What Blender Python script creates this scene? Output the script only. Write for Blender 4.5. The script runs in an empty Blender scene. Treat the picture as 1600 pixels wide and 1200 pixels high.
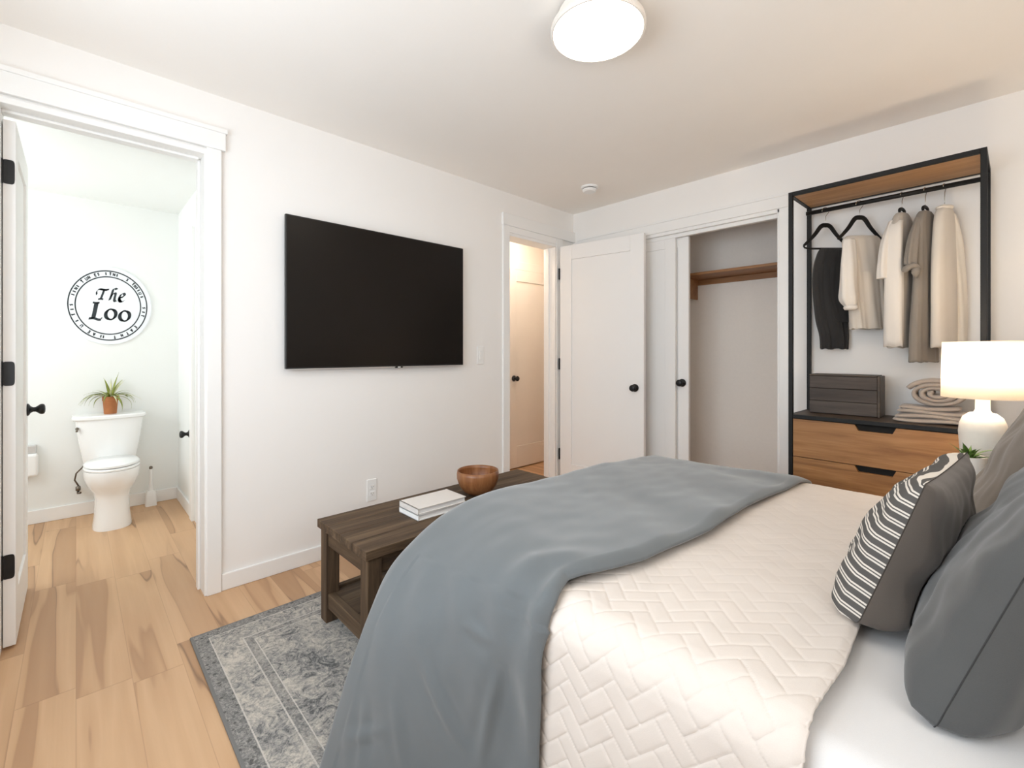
import bpy, bmesh, math, random
from mathutils import Vector, Matrix, noise, Euler
from mathutils.bvhtree import BVHTree

random.seed(7)
SC = bpy.context.scene
COL = SC.collection

# ------------------------------------------------------------------ camera, world, light, exposure
cam_data = bpy.data.cameras.new('camera')
cam = bpy.data.objects.new('camera', cam_data)
COL.objects.link(cam)
cam.location = (0, 0, 1.2)
YAW = math.atan2(740, 710)
cam.rotation_euler = (math.pi / 2, 0, YAW)
cam_data.sensor_width = 36
cam_data.lens = 36 * 710 / 1600
cam_data.shift_y = -49 / 1600
cam_data.clip_start = 0.02
SC.camera = cam

SC.view_settings.view_transform = 'Standard'
SC.view_settings.look = 'None'
SC.view_settings.gamma = 1
SC.view_settings.exposure = 0.29
SC.view_settings.use_curve_mapping = False
SC.cycles.max_bounces = 16
SC.cycles.diffuse_bounces = 10

world = bpy.data.worlds.new('world')
SC.world = world
world.use_nodes = True
wn = world.node_tree.nodes['Background']
wn.inputs[0].default_value = (0.80, 0.90, 1.0, 1)
wn.inputs[1].default_value = 1.0


def area_light(name, loc, rot, sx, sy, power, col):
    l = bpy.data.lights.new(name, 'AREA')
    l.shape = 'RECTANGLE'
    l.size = sx
    l.size_y = sy
    l.energy = power
    l.color = col
    o = bpy.data.objects.new(name, l)
    COL.objects.link(o)
    o.location = loc
    o.rotation_euler = rot
    return o


# daylight through the front window, plus added fill at the headboard wall and bathroom
area_light('daylight_front', (-1.15, -0.66, 1.45), (math.radians(98), 0, 0), 1.9, 1.3, 36, (0.80, 0.905, 1.0))
area_light('head_fill', (0.74, 0.45, 1.55), (math.radians(122), 0, math.radians(90)), 1.3, 1.2, 17, (1.0, 0.93, 0.85))  # added unseen fill, tilted up to brighten the ceiling
area_light('bathroom_fill', (-3.75, -1.07, 1.55), (math.radians(90), 0, 0), 1.3, 1.2, 17, (0.97, 1.0, 0.985))  # added unseen fill that brightens the bathroom, in place of its ceiling lamp

# ------------------------------------------------------------------ node material helpers
MATS = {}


def new_mat(name):
    m = bpy.data.materials.new(name)
    m.use_nodes = True
    nt = m.node_tree
    b = nt.nodes['Principled BSDF']
    MATS[name] = m
    return m, nt, b


def N(nt, typ, **kw):
    n = nt.nodes.new(typ)
    for k, v in kw.items():
        if k.startswith('i_'):
            key = k[2:]
            key = int(key) if key.isdigit() else key
            n.inputs[key].default_value = v
        else:
            setattr(n, k, v)
    return n


def math_n(nt, op, a, b=None, c=None):
    n = nt.nodes.new('ShaderNodeMath')
    n.operation = op
    for i, q in enumerate((a, b, c)):
        if q is None:
            continue
        if isinstance(q, (int, float)):
            n.inputs[i].default_value = q
        else:
            nt.links.new(q, n.inputs[i])
    return n.outputs[0]


def mix_c(nt, fac, a, b, blend='MIX'):
    n = nt.nodes.new('ShaderNodeMix')
    n.data_type = 'RGBA'
    n.blend_type = blend
    for i, q in ((0, fac), (6, a), (7, b)):
        if isinstance(q, (int, float)):
            n.inputs[i].default_value = q
        elif isinstance(q, tuple):
            n.inputs[i].default_value = (q[0], q[1], q[2], 1)
        else:
            nt.links.new(q, n.inputs[i])
    return n.outputs[2]


def ramp(nt, fac, stops):
    r = nt.nodes.new('ShaderNodeValToRGB')
    e = r.color_ramp.elements
    while len(e) < len(stops):
        e.new(0.5)
    for el, (p, c) in zip(e, stops):
        el.position = p
        if isinstance(c, (int, float)):
            c = (c, c, c)
        el.color = (c[0], c[1], c[2], 1)
    nt.links.new(fac, r.inputs[0])
    return r.outputs[0]


def coords(nt, scale=(1, 1, 1), kind='Object'):
    t = nt.nodes.new('ShaderNodeTexCoord')
    mp = nt.nodes.new('ShaderNodeMapping')
    mp.inputs['Scale'].default_value = scale
    nt.links.new(t.outputs[kind], mp.inputs[0])
    return mp.outputs[0]


def noise_n(nt, vec, scale, detail=4, rough=0.55, dist=0.0):
    n = nt.nodes.new('ShaderNodeTexNoise')
    n.inputs['Scale'].default_value = scale
    n.inputs['Detail'].default_value = detail
    n.inputs['Roughness'].default_value = rough
    n.inputs['Distortion'].default_value = dist
    nt.links.new(vec, n.inputs['Vector'])
    return n.outputs['Fac']


def bump(nt, b, h, strength, dist=0.01):
    n = nt.nodes.new('ShaderNodeBump')
    n.inputs['Strength'].default_value = strength
    n.inputs['Distance'].default_value = dist
    nt.links.new(h, n.inputs['Height'])
    nt.links.new(n.outputs[0], b.inputs['Normal'])


def plain(name, col, rough=0.5, var=0.04, scale=12, bmp=0.0, bscale=200, metal=0.0, stretch=(1, 1, 1), spec=0.5, sheen=0.0):
    m, nt, b = new_mat(name)
    v = coords(nt, stretch)
    f = noise_n(nt, v, scale)
    lo = tuple(max(0, c * (1 - var)) for c in col)
    hi = tuple(min(1, c * (1 + var)) for c in col)
    nt.links.new(mix_c(nt, f, lo, hi), b.inputs['Base Color'])
    b.inputs['Roughness'].default_value = rough
    b.inputs['Metallic'].default_value = metal
    b.inputs['Specular IOR Level'].default_value = spec
    b.inputs['Sheen Weight'].default_value = sheen
    if bmp:
        bump(nt, b, noise_n(nt, v, bscale, 2), bmp, 0.002)
    return m


def wood(name, dark, mid, light, axis, rough=0.5, scale=1.0, bmp=0.15):
    """grain stretched along axis 0/1/2"""
    m, nt, b = new_mat(name)
    s = [14 * scale] * 3
    s[axis] = 1.1 * scale
    v = coords(nt, tuple(s))
    f1 = noise_n(nt, v, 1.6, 6, 0.6, 0.6)
    s2 = [70 * scale] * 3
    s2[axis] = 2.0 * scale
    v2 = coords(nt, tuple(s2))
    f2 = noise_n(nt, v2, 1.5, 3, 0.6)
    c = ramp(nt, f1, [(0.28, dark), (0.5, mid), (0.72, light)])
    c2 = mix_c(nt, math_n(nt, 'MULTIPLY', math_n(nt, 'SUBTRACT', 1.0, f2), 0.75), c, dark)
    nt.links.new(c2, b.inputs['Base Color'])
    b.inputs['Roughness'].default_value = rough
    bump(nt, b, f2, bmp, 0.003)
    return m


def fabric(name, col, var=0.08, rough=0.9, weave=900, sheen=0.2):
    m, nt, b = new_mat(name)
    v = coords(nt)
    f = noise_n(nt, v, 6, 5)
    lo = tuple(c * (1 - var) for c in col)
    hi = tuple(min(1, c * (1 + var)) for c in col)
    g = noise_n(nt, v, weave, 1)
    c = mix_c(nt, f, lo, hi)
    c = mix_c(nt, math_n(nt, 'MULTIPLY', g, 0.18), c, tuple(q * 0.5 for q in col))
    nt.links.new(c, b.inputs['Base Color'])
    b.inputs['Roughness'].default_value = rough
    b.inputs['Sheen Weight'].default_value = sheen
    b.inputs['Specular IOR Level'].default_value = 0.2
    bump(nt, b, g, 0.25, 0.001)
    return m


WALLC = (0.88, 0.862, 0.84)
plain('wall_paint', WALLC, 0.85, 0.015, 3, 0.06, 160, spec=0.2)
plain('bath_paint', (0.84, 0.855, 0.84), 0.8, 0.015, 3, 0.05, 160, spec=0.2)
plain('hall_paint', (0.84, 0.785, 0.72), 0.85, 0.015, 3, 0.05, 160, spec=0.2)
plain('closet_paint', (0.88, 0.83, 0.775), 0.9, 0.03, 60, 0.1, 300, spec=0.2)
plain('ceiling_paint', (0.92, 0.89, 0.85), 0.9, 0.015, 4, 0.12, 220, spec=0.1)
plain('trim_paint', (0.87, 0.865, 0.85), 0.45, 0.01, 4, spec=0.4)
plain('door_paint', (0.87, 0.86, 0.845), 0.45, 0.01, 4, spec=0.4)
plain('hall_door_paint', (0.86, 0.81, 0.75), 0.45, 0.01, 4, spec=0.4)
plain('black_iron', (0.012, 0.012, 0.013), 0.4, 0.2, 40, metal=0.3)
plain('black_metal', (0.008, 0.0075, 0.007), 0.5, 0.2, 30, spec=0.3)
plain('chrome', (0.7, 0.68, 0.62), 0.25, 0.05, 30, metal=1.0)
plain('aged_metal', (0.18, 0.15, 0.12), 0.35, 0.3, 60, metal=0.8)
plain('porcelain', (0.90, 0.905, 0.90), 0.12, 0.005, 5)
plain('lamp_housing', (0.80, 0.75, 0.69), 0.5, 0.01, 5)
plain('white_plastic', (0.88, 0.88, 0.87), 0.35, 0.01, 5)
plain('screen_black', (0.0085, 0.0062, 0.0048), 0.30, 0.15, 3, spec=0.22)
plain('bezel_black', (0.006, 0.006, 0.006), 0.35, 0.1, 3)
plain('silver_plastic', (0.62, 0.61, 0.60), 0.35, 0.05, 10, metal=0.5)
plain('ink', (0.02, 0.028, 0.035), 0.6, 0.1, 20)
plain('sign_white', (0.84, 0.87, 0.91), 0.6, 0.02, 8)
plain('terracotta', (0.40, 0.145, 0.05), 0.75, 0.2, 25, 0.2, 120)
plain('soil', (0.04, 0.026, 0.018), 0.95, 0.5, 90, 0.5, 150)
plain('leaf_green', (0.10, 0.20, 0.035), 0.5, 0.5, 15)
plain('spider_leaf', (0.27, 0.31, 0.06), 0.5, 0.7, 22)
plain('cream_leaf', (0.66, 0.66, 0.40), 0.5, 0.3, 22)
plain('paper', (0.86, 0.855, 0.845), 0.8, 0.03, 200, stretch=(1, 1, 30))
plain('book_cover', (0.74, 0.70, 0.66), 0.7, 0.03, 60, 0.1, 300)
plain('book_white', (0.86, 0.85, 0.83), 0.7, 0.02, 60, 0.1, 300)
plain('ceramic_white', (0.74, 0.71, 0.66), 0.75, 0.05, 25, 0.25, 60)
plain('pot_white', (0.80, 0.78, 0.74), 0.5, 0.03, 25, 0.1, 80)
plain('shadow_gap', (0.01, 0.009, 0.008), 0.9, 0.1, 10)
wood('bench_wood', (0.026, 0.0135, 0.006), (0.115, 0.068, 0.034), (0.225, 0.148, 0.082), 1, 0.75)
wood('bench_wood_x', (0.026, 0.0135, 0.006), (0.115, 0.068, 0.034), (0.225, 0.148, 0.082), 0, 0.75)
wood('bench_wood_z', (0.026, 0.0135, 0.006), (0.115, 0.068, 0.034), (0.225, 0.148, 0.082), 2, 0.75)
wood('drawer_wood', (0.20, 0.085, 0.026), (0.42, 0.205, 0.070), (0.58, 0.315, 0.125), 0, 0.5)
wood('rack_top_wood', (0.27, 0.135, 0.055), (0.46, 0.26, 0.115), (0.58, 0.35, 0.17), 0, 0.55)
wood('shelf_dark_wood', (0.03, 0.018, 0.010), (0.085, 0.055, 0.032), (0.15, 0.10, 0.06), 0, 0.5)
wood('box_wood', (0.045, 0.035, 0.030), (0.10, 0.078, 0.066), (0.15, 0.12, 0.10), 0, 0.7)
wood('closet_wood', (0.20, 0.085, 0.030), (0.36, 0.17, 0.065), (0.47, 0.25, 0.10), 0, 0.5)
wood('bowl_wood', (0.16, 0.055, 0.018), (0.31, 0.125, 0.045), (0.44, 0.20, 0.082), 2, 0.35, 1.3)
wood('nightstand_wood', (0.05, 0.03, 0.018), (0.11, 0.07, 0.045), (0.16, 0.11, 0.07), 0, 0.55)
fabric('duvet_linen', (0.135, 0.149, 0.156), 0.07, 0.8, 700, 0.45)
fabric('quilt_cotton', (0.735, 0.665, 0.605), 0.02, 0.9, 900, 0.1)
fabric('sheet_cotton', (0.77, 0.755, 0.745), 0.01, 0.9, 1200, 0.1)
fabric('mattress_fabric', (0.75, 0.73, 0.70), 0.03)
fabric('headboard_fabric', (0.32, 0.29, 0.26), 0.06)
fabric('grey_linen', (0.088, 0.089, 0.088), 0.12, 0.85, 700, 0.25)
fabric('taupe_linen', (0.175, 0.145, 0.118), 0.10, 0.85, 700, 0.25)
fabric('taupe_back', (0.115, 0.095, 0.080), 0.12, 0.85, 700, 0.25)
fabric('charcoal_cloth', (0.034, 0.032, 0.031), 0.3, 0.9, 500)
fabric('white_cloth', (0.78, 0.73, 0.67), 0.04, 0.9, 900)
fabric('coat_cloth', (0.68, 0.62, 0.545), 0.04, 0.9, 900)
fabric('shaded_shirt_cloth', (0.53, 0.485, 0.43), 0.05, 0.9, 900)  # off white shirt cloth, darkened to carry the shade on its body
fabric('taupe_cloth', (0.27, 0.235, 0.20), 0.08, 0.9, 700)
fabric('cream_cloth', (0.80, 0.735, 0.64), 0.04, 0.9, 900)
fabric('blanket_knit', (0.47, 0.40, 0.345), 0.12, 0.95, 260, 0.3)


def make_floor_mat():
    m, nt, b = new_mat('plank_floor')
    t = nt.nodes.new('ShaderNodeTexCoord')
    sp = nt.nodes.new('ShaderNodeSeparateXYZ')
    nt.links.new(t.outputs['Object'], sp.inputs[0])
    x, y = sp.outputs[0], sp.outputs[1]
    W, L = 0.150, 1.05
    yr = math_n(nt, 'DIVIDE', y, W)
    row = math_n(nt, 'FLOOR', yr)
    wn1 = N(nt, 'ShaderNodeTexWhiteNoise', noise_dimensions='1D')
    nt.links.new(row, wn1.inputs['W'])
    xr = math_n(nt, 'ADD', math_n(nt, 'DIVIDE', x, L), math_n(nt, 'MULTIPLY', wn1.outputs[0], 7.0))
    col = math_n(nt, 'FLOOR', xr)
    cb = N(nt, 'ShaderNodeCombineXYZ')
    nt.links.new(row, cb.inputs[0])
    nt.links.new(col, cb.inputs[1])
    wn2 = N(nt, 'ShaderNodeTexWhiteNoise', noise_dimensions='2D')
    nt.links.new(cb.outputs[0], wn2.inputs['Vector'])
    tone = wn2.outputs[0]
    # grain vector, offset per plank
    gv = N(nt, 'ShaderNodeCombineXYZ')
    nt.links.new(math_n(nt, 'MULTIPLY', x, 0.6), gv.inputs[0])
    nt.links.new(math_n(nt, 'MULTIPLY', y, 9.0), gv.inputs[1])
    nt.links.new(math_n(nt, 'MULTIPLY', tone, 37.0), gv.inputs[2])
    f1 = noise_n(nt, gv.outputs[0], 1.0, 2.0, 0.42, 0.15)
    gv2 = N(nt, 'ShaderNodeCombineXYZ')
    nt.links.new(math_n(nt, 'MULTIPLY', x, 3.0), gv2.inputs[0])
    nt.links.new(math_n(nt, 'MULTIPLY', y, 90.0), gv2.inputs[1])
    nt.links.new(math_n(nt, 'MULTIPLY', tone, 11.0), gv2.inputs[2])
    f2 = noise_n(nt, gv2.outputs[0], 1.0, 3)
    LIGHT, MID, DARK = (0.66, 0.425, 0.245), (0.585, 0.360, 0.20), (0.455, 0.265, 0.142)
    base = ramp(nt, f1, [(0.30, (0.50, 0.30, 0.165)), (0.425, DARK), (0.446, MID), (0.52, LIGHT), (0.64, MID), (0.66, DARK), (0.74, MID)])
    base = mix_c(nt, ramp(nt, tone, [(0.0, 0.0), (0.5, 0.05), (1.0, 0.55)]), base, (0.68, 0.44, 0.26))
    edge = math_n(nt, 'ABSOLUTE', math_n(nt, 'SUBTRACT', f1, 0.428))
    streak = ramp(nt, edge, [(0.0, 1.0), (0.014, 0.0)])
    gate = ramp(nt, noise_n(nt, gv.outputs[0], 0.5, 1), [(0.44, 0.0), (0.54, 1.0)])
    sm = math_n(nt, 'MULTIPLY', math_n(nt, 'MULTIPLY', streak, gate), 0.8)
    base = mix_c(nt, sm, base, (0.20, 0.115, 0.068))
    base = mix_c(nt, math_n(nt, 'MULTIPLY', f2, 0.22), base, (0.36, 0.20, 0.10))
    # joints
    fy = math_n(nt, 'FRACT', yr)
    ey = math_n(nt, 'MINIMUM', fy, math_n(nt, 'SUBTRACT', 1.0, fy))
    jy = ramp(nt, ey, [(0.0, 1.0), (0.012, 0.0)])
    fx = math_n(nt, 'FRACT', xr)
    ex = math_n(nt, 'MINIMUM', fx, math_n(nt, 'SUBTRACT', 1.0, fx))
    jx = ramp(nt, ex, [(0.0, 1.0), (0.0022, 0.0)])
    j = math_n(nt, 'MULTIPLY', math_n(nt, 'MAXIMUM', jx, jy), 0.35)
    base = mix_c(nt, j, base, (0.25, 0.13, 0.07))
    nt.links.new(base, b.inputs['Base Color'])
    b.inputs['Roughness'].default_value = 0.42
    b.inputs['Specular IOR Level'].default_value = 0.35
    bump(nt, b, f2, 0.04, 0.002)


make_floor_mat()

RX0, RX1, RY0, RY1 = -2.300, 0.52, 0.342, 2.42


def make_rug_mat():
    m, nt, b = new_mat('rug_pile')
    t = nt.nodes.new('ShaderNodeTexCoord')
    sp = nt.nodes.new('ShaderNodeSeparateXYZ')
    nt.links.new(t.outputs['Object'], sp.inputs[0])
    x, y = sp.outputs[0], sp.outputs[1]
    dx = math_n(nt, 'MINIMUM', math_n(nt, 'SUBTRACT', x, RX0), math_n(nt, 'SUBTRACT', RX1, x))
    dy = math_n(nt, 'MINIMUM', math_n(nt, 'SUBTRACT', y, RY0), math_n(nt, 'SUBTRACT', RY1, y))
    d = math_n(nt, 'MINIMUM', dx, dy)
    v = t.outputs['Object']
    n1 = noise_n(nt, v, 17, 9, 0.74, 2.4)
    n2 = noise_n(nt, v, 75, 5, 0.75, 1.5)
    n3 = noise_n(nt, v, 3.5, 3, 0.6, 0.8)
    mixf = math_n(nt, 'ADD', math_n(nt, 'MULTIPLY', n1, 0.62), math_n(nt, 'MULTIPLY', n2, 0.38))
    mixf = math_n(nt, 'ADD', mixf, math_n(nt, 'MULTIPLY', math_n(nt, 'SUBTRACT', n3, 0.5), 0.35))
    cream, grey, dark = (0.60, 0.545, 0.475), (0.275, 0.268, 0.258), (0.115, 0.115, 0.115)
    field = ramp(nt, mixf, [(0.39, dark), (0.455, grey), (0.52, (0.42, 0.39, 0.35)), (0.60, cream)])
    band = ramp(nt, n2, [(0.38, (0.14, 0.137, 0.132)), (0.52, (0.26, 0.252, 0.24)), (0.66, (0.44, 0.41, 0.37))])
    # small repeating ornaments inside the narrow bands
    vo = N(nt, 'ShaderNodeTexVoronoi', feature='F1')
    vo.inputs['Scale'].default_value = 42
    nt.links.new(v, vo.inputs['Vector'])
    orn = ramp(nt, vo.outputs['Distance'], [(0.22, 1.0), (0.30, 0.0)])
    band = mix_c(nt, math_n(nt, 'MULTIPLY', orn, 0.75), band, (0.085, 0.083, 0.08))

    def step(lo, hi):
        a = math_n(nt, 'GREATER_THAN', d, lo)
        c = math_n(nt, 'LESS_THAN', d, hi)
        return math_n(nt, 'MULTIPLY', a, c)
    c = mix_c(nt, step(0.010, 0.056), field, band)
    c = mix_c(nt, step(-1.0, 0.010), c, (0.20, 0.195, 0.188))
    c = mix_c(nt, step(0.163, 0.193), c, mix_c(nt, 0.45, band, field))
    line = math_n(nt, 'MAXIMUM', math_n(nt, 'MAXIMUM', step(0.056, 0.0605), step(0.158, 0.163)), step(0.193, 0.197))
    c = mix_c(nt, math_n(nt, 'MULTIPLY', line, ramp(nt, n2, [(0.35, 0.4), (0.5, 1.0)])), c, (0.58, 0.54, 0.49))
    nt.links.new(c, b.inputs['Base Color'])
    b.inputs['Roughness'].default_value = 0.95
    b.inputs['Specular IOR Level'].default_value = 0.1
    bump(nt, b, n2, 0.6, 0.004)


make_rug_mat()


def make_stripe_mat():
    """cream double stripes on charcoal, running across the pillow (local x), stacked along local z"""
    m, nt, b = new_mat('striped_ticking')
    t = nt.nodes.new('ShaderNodeTexCoord')
    sp = nt.nodes.new('ShaderNodeSeparateXYZ')
    nt.links.new(t.outputs['Object'], sp.inputs[0])
    z = math_n(nt, 'ADD', sp.outputs[2], math_n(nt, 'MULTIPLY', noise_n(nt, t.outputs['Object'], 7, 1), 0.006))
    f = math_n(nt, 'FRACT', math_n(nt, 'DIVIDE', z, 0.0235))
    l1 = math_n(nt, 'MULTIPLY', math_n(nt, 'GREATER_THAN', f, 0.30), math_n(nt, 'LESS_THAN', f, 0.46))
    l2 = math_n(nt, 'MULTIPLY', math_n(nt, 'GREATER_THAN', f, 0.58), math_n(nt, 'LESS_THAN', f, 0.74))
    l = math_n(nt, 'MAXIMUM', l1, l2)
    c = mix_c(nt, l, (0.100, 0.093, 0.087), (0.70, 0.645, 0.575))
    nt.links.new(c, b.inputs['Base Color'])
    b.inputs['Roughness'].default_value = 0.9
    b.inputs['Specular IOR Level'].default_value = 0.2
    bump(nt, b, noise_n(nt, t.outputs['Object'], 800, 1), 0.2, 0.001)


make_stripe_mat()


def make_shade_mat():
    m, nt, b = new_mat('lampshade_linen')
    tr = nt.nodes.new('ShaderNodeBsdfTranslucent')
    v = coords(nt, (1, 1, 1))
    n = noise_n(nt, v, 400, 1)
    c = mix_c(nt, n, (0.88, 0.83, 0.76), (0.94, 0.90, 0.84))
    nt.links.new(c, b.inputs['Base Color'])
    nt.links.new(c, tr.inputs['Color'])
    b.inputs['Roughness'].default_value = 0.9
    mx = nt.nodes.new('ShaderNodeMixShader')
    mx.inputs[0].default_value = 0.6
    out = nt.nodes['Material Output']
    nt.links.new(b.outputs[0], mx.inputs[1])
    nt.links.new(tr.outputs[0], mx.inputs[2])
    nt.links.new(mx.outputs[0], out.inputs[0])


make_shade_mat()


def make_glow(name, col, strength):
    m, nt, b = new_mat(name)
    v = coords(nt)
    n = noise_n(nt, v, 3, 1)
    b.inputs['Base Color'].default_value = (0.9, 0.9, 0.88, 1)
    nt.links.new(mix_c(nt, n, tuple(c * 0.97 for c in col), col), b.inputs['Emission Color'])
    b.inputs['Emission Strength'].default_value = strength


make_glow('light_diffuser', (1.0, 0.90, 0.77), 8.5)
make_glow('hall_diffuser', (1.0, 0.85, 0.70), 42.0)

# ------------------------------------------------------------------ mesh helpers


class MB:
    def __init__(self):
        self.v, self.f = [], []

    def add(self, vs, fs):
        o = len(self.v)
        self.v += [tuple(p) for p in vs]
        self.f += [tuple(i + o for i in q) for q in fs]
        return self

    def box(self, x0, x1, y0, y1, z0, z1, M=None):
        vs = [Vector(p) for p in ((x0, y0, z0), (x1, y0, z0), (x1, y1, z0), (x0, y1, z0), (x0, y0, z1), (x1, y0, z1), (x1, y1, z1), (x0, y1, z1))]
        if M:
            vs = [M @ p for p in vs]
        return self.add(vs, [(0, 3, 2, 1), (4, 5, 6, 7), (0, 1, 5, 4), (1, 2, 6, 5), (2, 3, 7, 6), (3, 0, 4, 7)])

    def loft(self, rings, cap0=True, cap1=True, closed=True):
        n = len(rings[0])
        o = len(self.v)
        for r in rings:
            self.v += [tuple(p) for p in r]
        m = n if closed else n - 1
        for i in range(len(rings) - 1):
            for j in range(m):
                a, b = o + i * n + j, o + i * n + (j + 1) % n
                self.f.append((a, b, b + n, a + n))
        if cap0 and closed:
            self.f.append(tuple(o + j for j in reversed(range(n))))
        if cap1 and closed:
            k = o + (len(rings) - 1) * n
            self.f.append(tuple(k + j for j in range(n)))
        return self

    def lathe(self, prof, c=(0, 0, 0), n=32, M=None, cap0=True, cap1=True, sx=1, sy=1):
        """prof: list of (radius, height) about +z"""
        rings = []
        for r, h in prof:
            ring = [Vector((c[0] + sx * r * math.cos(2 * math.pi * j / n), c[1] + sy * r * math.sin(2 * math.pi * j / n), c[2] + h)) for j in range(n)]
            if M:
                ring = [M @ p for p in ring]
            rings.append(ring)
        return self.loft(rings, cap0, cap1)

    def tube(self, path, rad, n=10, flat=1.0):
        """rad: number or list; flat squashes the tube along y"""
        P = [Vector(p) for p in path]
        rs = rad if isinstance(rad, (list, tuple)) else [rad] * len(P)
        rings = []
        t0 = (P[1] - P[0]).normalized()
        ref = Vector((0, 1, 0)) if abs(t0.y) < 0.9 else Vector((1, 0, 0))
        nrm = (ref - t0 * ref.dot(t0)).normalized()
        for i, p in enumerate(P):
            t = (P[min(i + 1, len(P) - 1)] - P[max(i - 1, 0)]).normalized()
            nrm = (nrm - t * nrm.dot(t)).normalized()
            bn = t.cross(nrm)
            rings.append([p + (nrm * math.cos(2 * math.pi * j / n) * flat + bn * math.sin(2 * math.pi * j / n)) * rs[i] for j in range(n)])
        return self.loft(rings)

    def grid(self, fn, nu, nv):
        o = len(self.v)
        for i in range(nu + 1):
            for j in range(nv + 1):
                self.v.append(tuple(fn(i / nu, j / nv)))
        for i in range(nu):
            for j in range(nv):
                a = o + i * (nv + 1) + j
                self.f.append((a, a + nv + 1, a + nv + 2, a + 1))
        return self

    def build(self, name, mat, parent=None, smooth=False, bevel=0.0, bseg=2, solid=0.0, soff=-1.0, sub=0, loc=None, rot=None, angle=None):
        me = bpy.data.meshes.new(name)
        me.from_pydata(self.v, [], self.f)
        bm = bmesh.new()
        bm.from_mesh(me)
        bmesh.ops.recalc_face_normals(bm, faces=bm.faces)
        bm.to_mesh(me)
        bm.free()
        me.materials.append(MATS[mat] if isinstance(mat, str) else mat)
        if smooth:
            me.polygons.foreach_set('use_smooth', [True] * len(me.polygons))
            if angle:
                me.set_sharp_from_angle(angle=math.radians(angle))
        o = bpy.data.objects.new(name, me)
        COL.objects.link(o)
        if parent:
            o.parent = parent
        if loc:
            o.location = loc
        if rot:
            o.rotation_euler = rot
        if bevel:
            md = o.modifiers.new('bevel', 'BEVEL')
            md.width = bevel
            md.segments = bseg
            md.limit_method = 'ANGLE'
        if solid:
            md = o.modifiers.new('solid', 'SOLIDIFY')
            md.thickness = solid
            md.offset = soff
        if sub:
            md = o.modifiers.new('sub', 'SUBSURF')
            md.levels = sub
            md.render_levels = sub
        return o


def tag(o, label, cat, group=None, kind=None):
    o['label'] = label
    o['category'] = cat
    if group:
        o['group'] = group
    if kind:
        o['kind'] = kind
    return o


def thing(name, label, cat, loc=(0, 0, 0), rot=(0, 0, 0), group=None, kind=None):
    o = bpy.data.objects.new(name, None)
    o.empty_display_size = 0.1
    COL.objects.link(o)
    o.location = loc
    o.rotation_euler = rot
    return tag(o, label, cat, group, kind)


def sub_name(o, label):
    o['label'] = label
    return o


def catmull(pts, n):
    """n+1 points along a Catmull-Rom spline through pts (tuples of any length)"""
    P = [pts[0]] + list(pts) + [pts[-1]]
    segs = len(pts) - 1
    out = []
    for k in range(n + 1):
        u = k / n * segs
        i = min(int(u), segs - 1)
        t = u - i
        p0, p1, p2, p3 = P[i], P[i + 1], P[i + 2], P[i + 3]
        out.append(tuple(0.5 * (2 * b + (c - a) * t + (2 * a - 5 * b + 4 * c - d) * t * t + (3 * b - a - 3 * c + d) * t ** 3) for a, b, c, d in zip(p0, p1, p2, p3)))
    return out


def lerp(a, b, t):
    return a + (b - a) * t


def sstep(a, b, x):
    t = max(0.0, min(1.0, (x - a) / (b - a)))
    return t * t * (3 - 2 * t)


def interp(tab, x):
    if x <= tab[0][0]:
        return tab[0][1:]
    for p, q in zip(tab, tab[1:]):
        if x <= q[0]:
            t = (x - p[0]) / (q[0] - p[0])
            return tuple(lerp(a, b, t) for a, b in zip(p[1:], q[1:]))
    return tab[-1][1:]


# ------------------------------------------------------------------ the room shell
H = 2.49
XW = -2.67      # television wall
XB = -2.81      # its far face
YR = 3.358      # closet wall
XH = 0.62       # headboard wall
YF = -0.55      # wall behind the camera
BX, BY0, BY1, BH = -4.62, -1.00, 0.61, 2.342   # bathroom
HX = -3.39      # hall far wall
CY = 3.93       # closet back wall


def struct(name, mb, mat, label, cat, **kw):
    return tag(mb.build(name, mat, **kw), label, cat, kind='structure')


struct('floor', MB().box(-4.9, 0.75, -1.2, 4.6, -0.1, 0), 'plank_floor', 'light hickory plank floor running on into the bathroom and the hall', 'floor')
struct('ceiling', MB().box(-2.81, 0.75, -0.7, 4.6, H, H + 0.1).box(-3.5, -2.81, 2.1, 4.6, H, H + 0.1), 'ceiling_paint', 'off white textured bedroom ceiling', 'ceiling')
struct('ceiling_bathroom', MB().box(BX - 0.1, XB, BY0 - 0.1, BY1 + 0.1, BH, BH + 0.1), 'bath_paint', 'white ceiling of the small bathroom', 'ceiling')

w = MB()
w.box(XB, XW, YF - 0.1, -0.235, 0, H).box(XB, XW, -0.235, 0.475, 2.20, H).box(XB, XW, 0.475, 2.50, 0, H)
w.box(XB, XW, 2.50, 3.12, 2.165, H).box(XB, XW, 3.12, CY + 0.1, 0, H)
struct('wall_left', w, 'wall_paint', 'white wall with the television and two doorways', 'wall')
w = MB()
w.box(XW, -2.45, YR, YR + 0.1, 0, H).box(-2.45, -0.94, YR, YR + 0.1, 2.15, H).box(-0.94, XH + 0.1, YR, YR + 0.1, 0, H)
struct('wall_back', w, 'wall_paint', 'white wall with the closet opening behind the clothes rack', 'wall')
w = MB()
w.box(XH, XH + 0.1, YF - 0.1, -0.20, 0, H).box(XH, XH + 0.1, -0.20, 1.10, 0, 1.0).box(XH, XH + 0.1, -0.20, 1.10, 2.2, H).box(XH, XH + 0.1, 1.10, YR, 0, H)
struct('wall_right', w, 'wall_paint', 'white wall at the head of the bed', 'wall')
w = MB()
w.box(XW, -2.10, YF - 0.1, YF, 0, H).box(-2.10, -0.20, YF - 0.1, YF, 0, 0.85).box(-2.10, -0.20, YF - 0.1, YF, 2.15, H).box(-0.20, XH, YF - 0.1, YF, 0, H)
struct('wall_front', w, 'wall_paint', 'white wall with the window opposite the closet', 'wall')
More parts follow.
